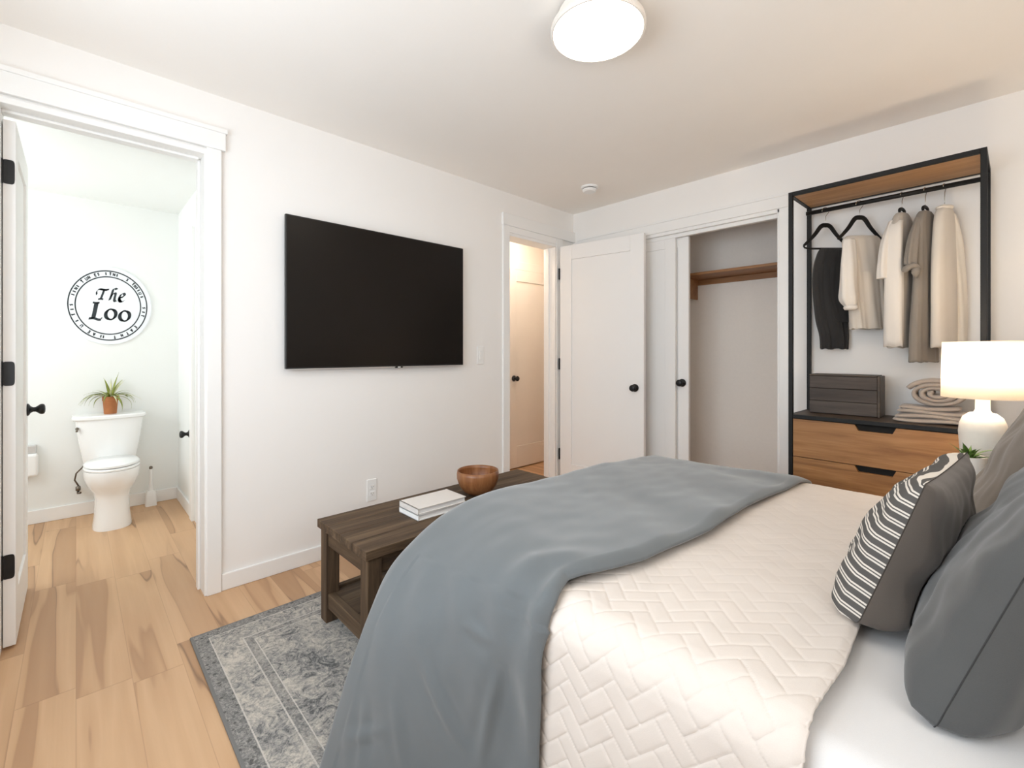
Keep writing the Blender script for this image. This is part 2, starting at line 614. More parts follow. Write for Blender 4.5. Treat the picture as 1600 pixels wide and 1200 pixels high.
# bathroom
struct('wall_bathroom_back', MB().box(BX - 0.1, BX, BY0 - 0.1, BY1 + 0.1, 0, BH), 'bath_paint', 'white bathroom wall behind the toilet', 'wall')
struct('wall_bathroom_right', MB().box(BX, XB, BY1, BY1 + 0.1, 0, BH), 'bath_paint', 'white bathroom wall beside the toilet brush', 'wall')
w = MB()
w.box(BX, -4.40, BY0 - 0.1, BY0, 0, BH).box(-4.40, -3.10, BY0 - 0.1, BY0, 0, 0.95).box(-4.40, -3.10, BY0 - 0.1, BY0, 2.15, BH).box(-3.10, XB, BY0 - 0.1, BY0, 0, BH)
struct('wall_bathroom_left', w, 'bath_paint', 'white bathroom wall with an added window behind the open door', 'wall')
# hall
struct('wall_hall_back', MB().box(HX - 0.1, HX, 2.1, 4.6, 0, H), 'hall_paint', 'warm beige hall wall with a closed door', 'wall')
struct('wall_hall_left', MB().box(HX, XB, 2.1, 2.2, 0, H), 'hall_paint', 'warm beige end wall of the hall nearer the bathroom', 'wall')
struct('wall_hall_right', MB().box(HX, XB, 4.5, 4.6, 0, H).box(XB, XB + 0.1, CY + 0.1, 4.6, 0, H), 'hall_paint', 'warm beige end wall of the hall beyond the closet', 'wall')
# closet
struct('wall_closet_back', MB().box(XW, -0.5, CY, CY + 0.1, 0, H), 'closet_paint', 'grey beige textured back wall inside the closet', 'wall')
struct('wall_closet_right', MB().box(-0.62, -0.52, YR + 0.1, CY, 0, H), 'closet_paint', 'grey beige side wall inside the closet', 'wall')
struct('wall_closet_left', MB().box(XW, XW + 0.02, YR + 0.1, CY, 0, H), 'closet_paint', 'grey beige closet side wall behind the sliding doors', 'wall')
struct('ceiling_closet', MB().box(XW + 0.02, -0.62, YR + 0.1, CY, 2.40, 2.44), 'closet_paint', 'grey beige closet ceiling above the shelf', 'ceiling')


def window(name, mbf, label):
    return struct(name, mbf, 'trim_paint', label, 'window', bevel=0.003)


w = MB()
for x in (-2.10, -1.18, -0.26):
    w.box(x, x + 0.06, YF - 0.07, YF - 0.01, 0.85, 2.15)
w.box(-2.10, -0.20, YF - 0.07, YF - 0.01, 0.85, 0.91).box(-2.10, -0.20, YF - 0.07, YF - 0.01, 2.09, 2.15).box(-2.2, -0.1, YF - 0.02, YF + 0.03, 0.82, 0.85)
window('window_1', w, 'white two-sash window in the wall opposite the closet')
w = MB()
for y in (-0.20, 0.42, 1.04):
    w.box(XH + 0.01, XH + 0.07, y, y + 0.06, 1.0, 2.2)
w.box(XH + 0.01, XH + 0.07, -0.2, 1.1, 1.0, 1.06).box(XH + 0.01, XH + 0.07, -0.2, 1.1, 2.14, 2.2)
window('window_2', w, 'white two-sash window added unseen in the headboard wall for fill light')  # unseen opening added to go with the head fill
w = MB()
for x in (-4.40, -3.78, -3.16):
    w.box(x, x + 0.06, BY0 - 0.07, BY0 - 0.01, 0.95, 2.15)
w.box(-4.4, -3.1, BY0 - 0.07, BY0 - 0.01, 0.95, 1.01).box(-4.4, -3.1, BY0 - 0.07, BY0 - 0.01, 2.09, 2.15)
window('window_3', w, 'white two-sash window added unseen in the bathroom side wall for fill light')  # unseen opening added to go with the bathroom fill

# baseboards
BB = 0.085
bbm = dict(bevel=0.004)
struct('baseboard_left', MB().box(XW, XW + 0.014, 0.528, 2.45, 0, BB).box(XW, XW + 0.014, YF, -0.30, 0, BB), 'trim_paint', 'white baseboard under the television wall', 'baseboard', **bbm)
struct('baseboard_back', MB().box(-0.88, XH, YR - 0.014, YR, 0, BB).box(XW, -2.51, YR - 0.014, YR, 0, BB), 'trim_paint', 'white baseboard on the closet wall behind the rack', 'baseboard', **bbm)
struct('baseboard_right', MB().box(XH - 0.014, XH, YF, YR, 0, BB), 'trim_paint', 'white baseboard on the headboard wall', 'baseboard', **bbm)
struct('baseboard_bathroom_back', MB().box(BX, BX + 0.014, BY0, BY1, 0, BB + 0.01), 'trim_paint', 'white baseboard behind the toilet', 'baseboard', **bbm)
struct('baseboard_bathroom_right', MB().box(BX + 0.014, -3.985, BY1 - 0.014, BY1, 0, BB + 0.01), 'trim_paint', 'white baseboard along the short bathroom wall by the brush', 'baseboard', **bbm)
struct('baseboard_closet', MB().box(XW + 0.02, -0.62, CY - 0.014, CY, 0, BB), 'trim_paint', 'white baseboard inside the closet', 'baseboard', **bbm)

# door casings and jambs
w = MB()
w.box(XW, XW + 0.024, -0.32, 0.545, 2.213, 2.300).box(XW, XW + 0.032, -0.33, 0.552, 2.298, 2.320)
w.box(XW, XW + 0.02, 0.464, 0.527, 0, 2.213).box(XW, XW + 0.02, -0.295, -0.232, 0, 2.213)
w.box(XB - 0.005, XW + 0.012, 0.455, 0.475, 0, 2.18).box(XB - 0.005, XW + 0.012, -0.235, -0.216, 0, 2.18)
w.box(XB - 0.005, XW + 0.012, -0.235, 0.475, 2.178, 2.205)
w.box(XB + 0.01, XB + 0.055, 0.443, 0.455, 0, 2.178).box(XB + 0.04, XB + 0.085, -0.216, 0.443, 2.166, 2.178)
w.box(XB - 0.02, XB, 0.464, 0.53, 0, 2.25)
struct('trim_1', w, 'trim_paint', 'white casing with flat head cap around the bathroom doorway', 'door trim', bevel=0.003)
w = MB()
w.box(XW, XW + 0.022, 2.445, YR, 2.222, 2.318)
w.box(XW, XW + 0.018, 2.452, 2.522, 0, 2.222).box(XW, XW + 0.018, 3.100, 3.186, 0, 2.222)
w.box(XB, XW + 0.010, 2.50, 2.522, 0, 2.15).box(XB, XW + 0.010, 3.100, 3.12, 0, 2.15).box(XB, XW + 0.010, 2.50, 3.12, 2.145, 2.17)
w.box(XB + 0.03, XB + 0.07, 2.522, 2.534, 0, 2.145).box(XB + 0.03, XB + 0.07, 3.088, 3.100, 0, 2.145)
w.box(XW, XW + 0.015, 2.52, 3.10, 2.17, 2.222)
struct('trim_2', w, 'trim_paint', 'white casing around the doorway to the hall', 'door trim', bevel=0.003)
w = MB()
w.box(-2.60, -0.868, YR - 0.022, YR, 2.150, 2.237).box(-2.61, -0.86, YR - 0.028, YR, 2.225, 2.243)
w.box(-0.942, -0.88, YR - 0.018, YR, 0, 2.150).box(-2.51, -2.45, YR - 0.018, YR, 0, 2.150)
w.box(-0.955, -0.94, YR - 0.01, YR + 0.1, 0, 2.15).box(-2.45, -2.435, YR - 0.01, YR + 0.1, 0, 2.15)
w.box(-2.45, -0.94, YR - 0.01, YR + 0.018, 2.125, 2.152).box(-2.45, -0.955, YR + 0.018, YR + 0.045, 2.098, 2.152).box(-2.45, -0.955, YR + 0.086, YR + 0.1, 2.11, 2.152)
struct('trim_3', w, 'trim_paint', 'white casing and head track of the closet opening', 'door trim', bevel=0.003)
w = MB()
w.box(HX, HX + 0.02, 3.862, 3.935, 0, 2.12).box(HX, HX + 0.022, 3.05, 3.95, 2.065, 2.15).box(HX, HX + 0.02, 3.10, 3.178, 0, 2.065)
struct('trim_4', w, 'hall_door_paint', 'cream casing around the closed hall door', 'door trim', bevel=0.003)
struct('trim_5', MB().box(-3.985, -3.90, BY1 - 0.02, BY1, 0, 2.1), 'trim_paint', 'white upright casing on the short bathroom wall', 'door trim', bevel=0.003)


# ------------------------------------------------------------------ doors
def door_leaf_mb(W, Ht, T, stile=0.11, rail=0.12, brail=0.20, z0=0.012, rec=0.009, bead=0.0):
    m = MB()
    m.box(0, stile, 0, T, z0, Ht).box(W - stile, W, 0, T, z0, Ht)
    m.box(stile, W - stile, 0, T, z0, z0 + brail).box(stile, W - stile, 0, T, Ht - rail, Ht)
    m.box(stile, W - stile, rec, T - rec, z0 + brail, Ht - rail)
    return m


def knob_mb(m, base, axis):
    """black door knob: round rose, waisted neck, flattened knob; axis = outward unit vector"""
    ax = Vector(axis).normalized()
    q = Vector((0, 0, 1)).rotation_difference(ax).to_matrix().to_4x4()
    M = Matrix.Translation(Vector(base)) @ q
    prof = [(0.001, 0), (0.030, 0), (0.031, 0.004), (0.027, 0.008), (0.017, 0.013), (0.0115, 0.022), (0.012, 0.030), (0.018, 0.038), (0.0245, 0.045), (0.0265, 0.053), (0.024, 0.060), (0.015, 0.064), (0.001, 0.065)]
    m.lathe(prof, n=28, M=M)
    return m


# bathroom door, open ninety degrees into the bathroom
d1 = thing('door_1', 'white bathroom door standing open, seen from its hinge edge', 'door', (-2.733, -0.2125, 0), (0, 0, math.pi), kind='structure')
# local x -> world -x, local y -> world -y ; leaf between y=-0.035 and 0
door_leaf_mb(0.635, 2.14, 0.036).build('leaf', 'door_paint', d1, bevel=0.002, loc=(0, -0.036, 0))
for zz in (1.93, 1.115, 0.335):
    h = MB()
    rr_ = [(-0.0155 + 0.0175 * math.copysign(abs(math.cos(q)) ** 0.45, math.cos(q)), zz + 0.049 * math.copysign(abs(math.sin(q)) ** 0.3, math.sin(q))) for q in [2 * math.pi * i / 40 for i in range(40)]]
    h.loft([[(x_, p[0], p[1]) for p in rr_] for x_ in (0.0005, -0.0035)])
    h.lathe([(0.0055, zz - 0.05), (0.0055, zz + 0.05)], c=(-0.004, 0.004, 0), n=12)
    h.build('hinge', 'black_iron', d1, bevel=0.0012)
for sgn in (1, -1):
    k = MB()
    knob_mb(k, (0.575, 0 if sgn > 0 else -0.036, 0.915), (0, sgn, 0))
    sub_name(k.build('doorknob', 'black_iron', d1, smooth=True), 'black round doorknob')

# open bedroom door, swung against the closet wall
ang = math.atan2(3.225 - 3.118, -1.845 + 2.625)
d2 = thing('door_2', 'white panel bedroom door swung open in front of the closet', 'door', (-2.625, 3.112, 0), (0, 0, ang), kind='structure')
door_leaf_mb(0.775, 2.142, 0.036, 0.115, 0.125, 0.21).build('leaf', 'door_paint', d2, bevel=0.002)
for zz in (1.90, 1.10, 0.30):
    h = MB()
    h.lathe([(0.0065, zz - 0.05), (0.0065, zz + 0.05)], c=(-0.006, -0.004, 0), n=12)
    h.box(-0.004, 0.0, -0.001, 0.03, zz - 0.048, zz + 0.048)
    h.build('hinge', 'black_iron', d2)
for sgn in (1, -1):
    k = MB()
    knob_mb(k, (0.702, 0.036 if sgn > 0 else 0.0, 0.920), (0, sgn, 0))
    sub_name(k.build('doorknob', 'black_iron', d2, smooth=True), 'black round doorknob')

# closed door across the hall
d3 = thing('door_3', 'cream panel door closed on the far side of the hall', 'door', (HX, 3.18, 0), (0, 0, math.pi / 2), kind='structure')
door_leaf_mb(0.68, 2.06, 0.03, 0.105, 0.12, 0.22).build('leaf', 'hall_door_paint', d3, bevel=0.003, loc=(0, -0.035, 0))
for zz in (1.85, 1.09, 0.36):
    MB().box(0.672, 0.69, -0.043, -0.030, zz - 0.05, zz + 0.05).build('hinge', 'black_iron', d3)
k = MB()
knob_mb(k, (0.065, -0.035, 0.935), (0, -1, 0))
sub_name(k.build('doorknob', 'black_iron', d3, smooth=True), 'black round doorknob')

# sliding closet doors
d4 = thing('door_4', 'front sliding closet door, white, beside the open bedroom door', 'closet door', (-2.445, YR + 0.022, 0), kind='structure')
door_leaf_mb(0.765, 2.10, 0.028, 0.085, 0.075, 0.15, rec=0.006).build('leaf', 'door_paint', d4, bevel=0.002)
d5 = thing('door_5', 'rear sliding closet door, white, with black knob by the closet opening', 'closet door', (-2.3525, YR + 0.055, 0), kind='structure')
door_leaf_mb(0.765, 2.10, 0.028, 0.085, 0.075, 0.15, rec=0.006).build('leaf', 'door_paint', d5, bevel=0.002)
k = MB()
knob_mb(k, (0.715, -0.001, 0.965), (0, -1, 0))
sub_name(k.build('doorknob', 'black_iron', d5, smooth=True), 'black round knob')

# ------------------------------------------------------------------ closet shelf
t = thing('closet_shelf', 'brown wooden shelf on cleats high inside the open closet', 'shelf', (-1.3, 3.78, 1.83))
MB().box(-1.30, 0.68, -0.15, 0.15, 0.0, 0.02).build('shelf_board', 'closet_wood', t, bevel=0.002)
MB().box(-1.30, 0.68, 0.132, 0.15, -0.045, -0.001).build('cleat', 'closet_wood', t, bevel=0.002)
MB().box(-0.452, -0.436, -0.14, 0.132, -0.17, -0.001).build('bracket', 'closet_wood', t, bevel=0.002)

# ------------------------------------------------------------------ television, switch, outlet, smoke detector, ceiling light
t = thing('television', 'large flat black television hung on the white wall', 'television', (XW + 0.002, 1.42, 1.532))
MB().box(0.0, 0.028, -0.35, 0.35, -0.28, 0.28).build('back_cover', 'bezel_black', t, bevel=0.004)
MB().box(0.028, 0.050, -0.603, 0.603, -0.421, 0.421).build('bezel', 'bezel_black', t, bevel=0.003)
MB().box(0.0495, 0.0512, -0.596, 0.596, -0.412, 0.414).build('screen', 'screen_black', t)
m = MB().box(0.030, 0.0505, -0.603, 0.603, -0.4245, -0.4205)
sub_name(m.build('bottom_strip', 'silver_plastic', t), 'thin silver strip along the lower edge')
m = MB().box(0.040, 0.054, 0.055, 0.110, -0.431, -0.417)
b = m.build('sensor_badge', 'bezel_black', t, bevel=0.004)
MB().box(0.0538, 0.0546, 0.072, 0.092, -0.428, -0.422).build('badge_mark', 'white_plastic', b)

t = thing('light_switch', 'white light switch plate between television and hall doorway', 'light switch', (XW, 2.225, 1.18))
MB().box(0, 0.006, -0.032, 0.032, -0.068, 0.068).build('wall_plate', 'white_plastic', t, bevel=0.003)
MB().box(0.006, 0.010, -0.013, 0.013, -0.032, 0.032).build('rocker', 'white_plastic', t, bevel=0.002)

t = thing('power_outlet', 'white wall outlet below the television behind the bench', 'outlet', (XW, 1.34, 0.338))
MB().box(0, 0.006, -0.033, 0.033, -0.068, 0.068).build('wall_plate', 'white_plastic', t, bevel=0.003)
for dz in (-0.021, 0.021):
    r = MB().box(0.006, 0.0085, -0.016, 0.016, dz - 0.015, dz + 0.015).build('receptacle', 'white_plastic', t, bevel=0.003)
    s = MB().box(0.0084, 0.0090, -0.008, -0.006, dz - 0.003, dz + 0.007).box(0.0084, 0.0090, 0.005, 0.007, dz - 0.003, dz + 0.006).box(0.0084, 0.0090, -0.002, 0.002, dz - 0.010, dz - 0.006)
    s.build('slot', 'aged_metal', r)

t = thing('smoke_detector', 'small round white smoke detector on the ceiling near the corner', 'smoke detector', (-2.135, 2.885, H))
MB().lathe([(0.066, 0.0), (0.066, -0.012), (0.058, -0.016)], n=40).build('base', 'white_plastic', t, smooth=True, angle=30)
MB().lathe([(0.054, -0.016), (0.054, -0.021)], n=40).build('vent_ring', 'shadow_gap', t, smooth=True, angle=30)
MB().lathe([(0.056, -0.021), (0.054, -0.032), (0.044, -0.040), (0.001, -0.041)], n=40).build('cover', 'white_plastic', t, smooth=True, angle=30)

t = thing('ceiling_light', 'round flush ceiling light glowing white above the bed', 'ceiling light', (-1.012, 1.418, H))
MB().lathe([(0.125, 0.0), (0.125, -0.050), (0.168, -0.058), (0.175, -0.066), (0.176, -0.084), (0.172, -0.088), (0.167, -0.088), (0.165, -0.080), (0.15, -0.02)], n=64, cap1=False).build('housing', 'lamp_housing', t, smooth=True, angle=40)
dz = [(0.165 * math.cos(a), -0.085 - 0.010 * math.sin(a)) for a in [i * math.pi / 2 / 8 for i in range(8)]] + [(0.001, -0.095)]
MB().lathe([(0.165, -0.06)] + dz, n=64).build('diffuser', 'light_diffuser', t, smooth=True)

# hall ceiling light, out of sight through the doorway
t = thing('hall_light', 'round warm ceiling light in the hall, unseen from the bedroom', 'ceiling light', (-3.10, 3.0, H))
MB().lathe([(0.12, 0.0), (0.12, -0.02)], n=32).build('housing', 'white_plastic', t, smooth=True, angle=40)
MB().lathe([(0.11, -0.02), (0.11, -0.05), (0.08, -0.07), (0.001, -0.075)], n=32).build('diffuser', 'hall_diffuser', t, smooth=True)

# ------------------------------------------------------------------ rug
tag(MB().box(RX0, RX1, RY0, RY1, 0.0005, 0.010).build('area_rug', 'rug_pile', bevel=0.003), 'worn grey and cream patterned rug under the bed and bench', 'rug')

# ------------------------------------------------------------------ bench with books and bowl
bz = 0.010
t = thing('bench', 'dark brown plank bench with lower shelf at the foot of the bed', 'bench', (-1.8375, 1.41, bz))
X0, X1, Y0, Y1, ZT = -0.2375, 0.2375, -0.63, 0.63, 0.445
nb = 4
top = MB()
for i in range(nb):
    a = X0 + (X1 - X0) * i / nb
    top.box(a + 0.0005, a + (X1 - X0) / nb - 0.0005, Y0, Y1, ZT - 0.036, ZT)
top.build('top', 'bench_wood', t, bevel=0.0025)
for sx in (X0 + 0.012, X1 - 0.072):
    for sy in (Y0 + 0.012, Y1 - 0.072):
        MB().box(sx, sx + 0.06, sy, sy + 0.06, 0, ZT - 0.036).build('leg', 'bench_wood_z', t, bevel=0.003)
for sy in (Y0 + 0.02, Y1 - 0.045):
    MB().box(X0 + 0.072, X1 - 0.072, sy, sy + 0.025, ZT - 0.105, ZT - 0.036).build('apron', 'bench_wood_x', t, bevel=0.002)
    MB().box(X0 + 0.072, X1 - 0.072, sy, sy + 0.03, 0.065, 0.128).build('lower_rail', 'bench_wood_x', t, bevel=0.002)
for sx in (X0 + 0.02, X1 - 0.045):
    MB().box(sx, sx + 0.025, Y0 + 0.072, Y1 - 0.072, ZT - 0.105, ZT - 0.036).build('apron', 'bench_wood', t, bevel=0.002)
    MB().box(sx, sx + 0.025, Y0 + 0.072, Y1 - 0.072, 0.065, 0.135).build('lower_rail', 'bench_wood', t, bevel=0.002)
sh = MB()
for i in range(3):
    a = X0 + 0.045 + (X1 - X0 - 0.09) * i / 3
    sh.box(a + 0.001, a + (X1 - X0 - 0.09) / 3 - 0.001, Y0 + 0.05, Y1 - 0.05, 0.105, 0.125)
sh.build('shelf', 'bench_wood', t, bevel=0.002)
BT = bz + ZT   # bench top height 0.455


def book(z, label, dx=0.0, rz=0.0, cover='book_cover', th=0.027):
    b = thing('book', label, 'book', (-1.815 + dx, 1.222, z), (0, 0, rz), group='books on the bench')
    c = MB()
    c.box(-0.081, 0.081, -0.133, 0.133, th - 0.004, th).box(-0.081, 0.081, -0.133, 0.133, 0, 0.004).box(-0.081, 0.081, -0.133, -0.127, 0, th)
    c.build('cover', cover, b, bevel=0.001)
    MB().box(-0.075, 0.076, -0.126, 0.128, 0.004, th - 0.004).build('page_block', 'paper', b)
    return b


book(BT, 'white hardback book lying on the bench under another book', 0.0, 0.0, 'book_white')
book(BT + 0.027, 'pale beige hardback book lying on top of the other on the bench', 0.002, math.radians(-1.0), 'book_cover')

prof = [(0.001, 0), (0.040, 0.0), (0.052, 0.004), (0.078, 0.022), (0.098, 0.050), (0.110, 0.085), (0.111, 0.110), (0.1075, 0.127), (0.104, 0.1275), (0.1045, 0.110), (0.102, 0.080), (0.088, 0.045), (0.062, 0.020), (0.001, 0.012)]
tag(MB().lathe(prof, n=56, cap0=False, cap1=False).build('bowl', 'bowl_wood', smooth=True, loc=(-1.855, 1.53, BT)), 'round reddish brown wooden bowl on the bench', 'bowl')

# ------------------------------------------------------------------ bed
BX0, BX1, BYN, BYF = -1.18, 0.42, 0.815, 2.317
t = thing('bed', 'king bed with white mattress mostly covered by quilt and grey duvet', 'bed', (-0.4, 1.565, 0.010))


def L(x0, x1, y0, y1, z0, z1):
    return MB().box(x0 + 0.4, x1 + 0.4, y0 - 1.565, y1 - 1.565, z0 - 0.01, z1 - 0.01)


L(BX0, BX1, BYN, BYF, 0.30, 0.588).build('mattress', 'mattress_fabric', t, bevel=0.05, bseg=5)
L(BX0 + 0.02, BX1, BYN + 0.02, BYF - 0.02, 0.10, 0.30).build('base', 'headboard_fabric', t, bevel=0.01)
for sx in (BX0 + 0.08, BX1 - 0.14):
    for sy in (BYN + 0.08, BYF - 0.14):
        L(sx, sx + 0.06, sy, sy + 0.06, 0.010, 0.10).build('leg', 'bench_wood_z', t, bevel=0.004)
L(BX1, BX1 + 0.07, BYN - 0.04, BYF + 0.04, 0.010, 1.15).build('headboard', 'headboard_fabric', t, bevel=0.02, bseg=4)


# cover cloths: cross-section across the bed (y, z), arc-length sampled
def drape(y0, y1, zt, rad, zh, flare=0.0):
    """points of a cross-section: near hem up the side, over the top, down the far side"""
    pts = []
    pts.append((y0 - flare, zh))
    pts.append((y0 - flare * 0.35, lerp(zh, zt - rad, 0.6)))
    for i in range(7):
        a = math.pi - i * math.pi / 2 / 6
        pts.append((y0 + rad + rad * math.cos(a), zt - rad + rad * math.sin(a)))
    for i in range(1, 6):
        pts.append((lerp(y0 + rad, y1 - rad, i / 6), zt))
    for i in range(7):
        a = math.pi / 2 - i * math.pi / 2 / 6
        pts.append((y1 - rad + rad * math.cos(a), zt - rad + rad * math.sin(a)))
    pts.append((y1 + flare * 0.35, lerp(zh, zt - rad, 0.6)))
    pts.append((y1 + flare, zh))
    return pts


def resample(pts, step):
    out, acc = [], 0.0
    d = [0.0]
    for p, q in zip(pts, pts[1:]):
        d.append(d[-1] + math.dist(p, q))
    n = int(d[-1] / step)
    k = 0
    for i in range(n + 1):
        s = d[-1] * i / n
        while k < len(pts) - 2 and d[k + 1] < s:
            k += 1
        t_ = (s - d[k]) / max(1e-9, d[k + 1] - d[k])
        out.append((s, lerp(pts[k][0], pts[k + 1][0], t_), lerp(pts[k][1], pts[k + 1][1], t_)))
    return out


def herring(p, q):
    """puffed height 0..1 of a 2:1 herringbone of padded bricks"""
    i, j = math.floor(p), math.floor(q)
    a, b = p - i, q - j
    k = (i - j) % 4
    if k == 0:
        dx, dy = a, min(b, 1 - b)
        dd = min(dx, dy)
    elif k == 1:
        dd = min(1 - a, min(b, 1 - b))
    elif k == 3:
        dd = min(min(a, 1 - a), b)
    else:
        dd = min(min(a, 1 - a), 1 - b)
    return (1 - (1 - min(1.0, dd / 0.13)) ** 2) * (0.80 + 0.35 * dd)


sec = resample(drape(0.778, 2.352, 0.628, 0.075, 0.10, 0.015), 0.0034)
qm = MB()
QX0, QX1 = -1.20, -0.180
NX = 300
nv = len(sec)
nrm = []
for j in range(nv):
    a, b = sec[max(0, j - 1)], sec[min(nv - 1, j + 1)]
    ty, tz = b[1] - a[1], b[2] - a[2]
    l = math.hypot(ty, tz)
    nrm.append((-tz / l, ty / l))
BRK = 0.040
c45 = math.sqrt(0.5)
for i in range(NX + 1):
    fx = i / NX
    for j in range(nv):
        s, y, z = sec[j]
        x = lerp(QX0, QX1 + 0.006 * math.sin(s * 4.0) - 0.014 * (1 - sstep(0.55, 0.75, s)), fx)
        p, q = (x + s) * c45 / BRK, (s - x) * c45 / BRK
        cov = sstep(-0.69, -0.78, x)
        hgt = lerp(0.0034, 0.0008, sstep(0.80, 1.22, y)) * (1 - cov) * herring(p + 100, q + 100)
        w_ = noise.noise(Vector((x * 5, s * 5, 0.3))) * 0.0045 + noise.noise(Vector((x * 13, s * 16, 2.3))) * 0.0018
        hem = 0.004 * sstep(0.985, 1.0, fx)
        o = hgt + w_ * (1 - cov) - hem - 0.029 * cov
        n_ = nrm[j]
        qm.v.append((x, y + n_[0] * o, z + n_[1] * o))
for i in range(NX):
    for j in range(nv - 1):
        a = i * nv + j
        qm.f.append((a, a + nv, a + nv + 1, a + 1))
tag(qm.build('quilt', 'quilt_cotton', smooth=True, solid=0.007), 'cream quilt with padded herringbone stitching spread over the bed', 'quilt')

sec2 = resample(drape(0.796, 2.336, 0.606, 0.05, 0.20, 0.0), 0.02)
sm_ = MB()
NX2 = 40
for i in range(NX2 + 1):
    x = lerp(-0.26, 0.412, i / NX2)
    for s, y, z in sec2:
        w_ = noise.noise(Vector((x * 6, s * 6, 7.7))) * 0.002
        sm_.v.append((x, y, z + (w_ if 0.82 < y < 2.3 else 0)))
n2 = len(sec2)
for i in range(NX2):
    for j in range(n2 - 1):
        a = i * n2 + j
        sm_.f.append((a, a + n2, a + n2 + 1, a + 1))
tag(sm_.build('bed_sheet', 'sheet_cotton', smooth=True, solid=0.004), 'smooth white sheet showing at the head of the bed beneath the pillows', 'sheet')

# grey duvet folded across the foot
SA = [(0.466, 0.030), (0.528, 0.226), (0.602, 0.416), (0.682, 0.530), (0.775, 0.600), (0.925, 0.664), (1.09, 0.684), (1.43, 0.676), (1.80, 0.668), (2.08, 0.652), (2.25, 0.644), (2.38, 0.602), (2.43, 0.45), (2.43, 0.25)]
SB = [(0.727, 0.10), (0.732, 0.26), (0.736, 0.42), (0.738, 0.535), (0.782, 0.640), (0.880, 0.676), (1.02, 0.676), (1.36, 0.676), (1.75, 0.674), (2.08, 0.668), (2.27, 0.664), (2.38, 0.606), (2.42, 0.45), (2.425, 0.25)]
NT = 230
CA, CB = catmull(SA, NT), catmull(SB, NT)
EDGE = [(0.70, -0.685), (0.78, -0.675), (0.85, -0.690), (0.93, -0.655), (1.07, -0.616), (1.41, -0.580), (1.73, -0.585), (2.3, -0.535), (2.45, -0.53)]
NS, NF = 110, 34
dv = MB()


CREASES = [(-1.02, 0.42, -0.86, 0.22, 0.007), (-0.80, 0.46, -0.84, 0.20, 0.006), (-1.20, 0.16, -1.05, 0.24, 0.006), (-1.16, 0.28, -1.10, 0.10, 0.005), (-0.92, 0.52, -0.82, 0.50, 0.005), (-1.08, 0.34, -0.98, 0.12, 0.004)]


def duvet_pt(i, j):
    tj = j / NT
    a, b = CA[j], CB[j]
    xe = interp(EDGE, b[0])[0]
    if j < 61:
        xe -= 0.018 * (1 - min(1, b[1] / 0.62)) - 0.012 * math.exp(-((b[1] - 0.60) / 0.04) ** 2)
    xf = -1.245
    if i <= NS:
        s = i / NS
        x = lerp(xe, xf, s)
        wgt = sstep(0.05, 1.0, s) ** 0.8
        y, z = lerp(b[0], a[0], wgt), lerp(b[1], a[1], wgt)
        drop = 0.015 * (1 - min(1.0, (s * 0.62) / 0.035)) ** 2
        yc = 1.55
        top = sstep(0.70, 0.86, y) * (1 - sstep(2.28, 2.38, y))
        z -= drop * top
        if top < 1:
            y += drop * (1 - top) * (1 if y < yc else -1)
    else:
        q = (i - NS) / NF
        r = 0.07
        if q < 0.35:
            an = q / 0.35 * math.pi / 2
            ox, oz = r * math.sin(an), r * (1 - math.cos(an))
        else:
            qq = (q - 0.35) / 0.65
            ox, oz = r + 0.012 * math.sin(qq * 3), r + qq * 0.42
        y, z = a
        x = xf - ox
        k = min(1.0, z / 0.6)
        nearc = 1 - sstep(0.50, 0.80, y)
        z = max(0.028, z - oz * k)
        y = y + nearc * (0.55 * ox + 0.10 * max(0, q - 0.35))
        x = x + nearc * 0.45 * ox
        if y > 2.36:
            y -= 0.4 * ox
    # wrinkles
    wv = noise.noise(Vector((x * 2.2, y * 2.2, z * 2.2))) * 0.010
    wv += noise.noise(Vector((x * 5 + y * 7, y * 2.0 - x * 2.0, z * 5 + 3))) * 0.006
    wv += noise.noise(Vector((x * 16, y * 10, z * 12 + 9))) * 0.0022
    if i <= NS:
        s = i / NS
        # soft gathers running from the folded edge at the near corner
        g = math.exp(-((b[0] - 0.80) / 0.10) ** 2) * math.exp(-((s - 0.12) / 0.16) ** 2)
        wv += 0.010 * math.sin(s * 26 + b[0] * 18) * g
        g2 = sstep(1.0, 1.3, y) * (1 - sstep(0.25, 0.75, s))
        wv += 0.005 * math.sin((x * 9 + y * 17)) * g2
        # creases on the hanging side
        if b[1] < 0.62 and y < 1.0:
            wv += 0.0035 * math.sin((x * 1.0 + z * 0.75) * 42 + math.sin(z * 9)) * sstep(0.5, 0.1, 0.4 if s > 0.9 else 0.2)
    if i <= NS and y < 0.9:
        for (xa, za, xb, zb, am) in CREASES:
            dx_, dz_ = xb - xa, zb - za
            l2 = dx_ * dx_ + dz_ * dz_
            t_ = max(0.0, min(1.0, ((x - xa) * dx_ + (z - za) * dz_) / l2))
            dd = math.hypot(x - xa - t_ * dx_, z - za - t_ * dz_)
            wv += am * math.sin(math.pi * t_) * (math.exp(-(dd / 0.012) ** 2) - 0.6 * math.exp(-((dd - 0.022) / 0.014) ** 2))
    fade = min(1.0, min(i / 6, 1.0)) if i <= NS else 1
    return x, y, z, wv * fade


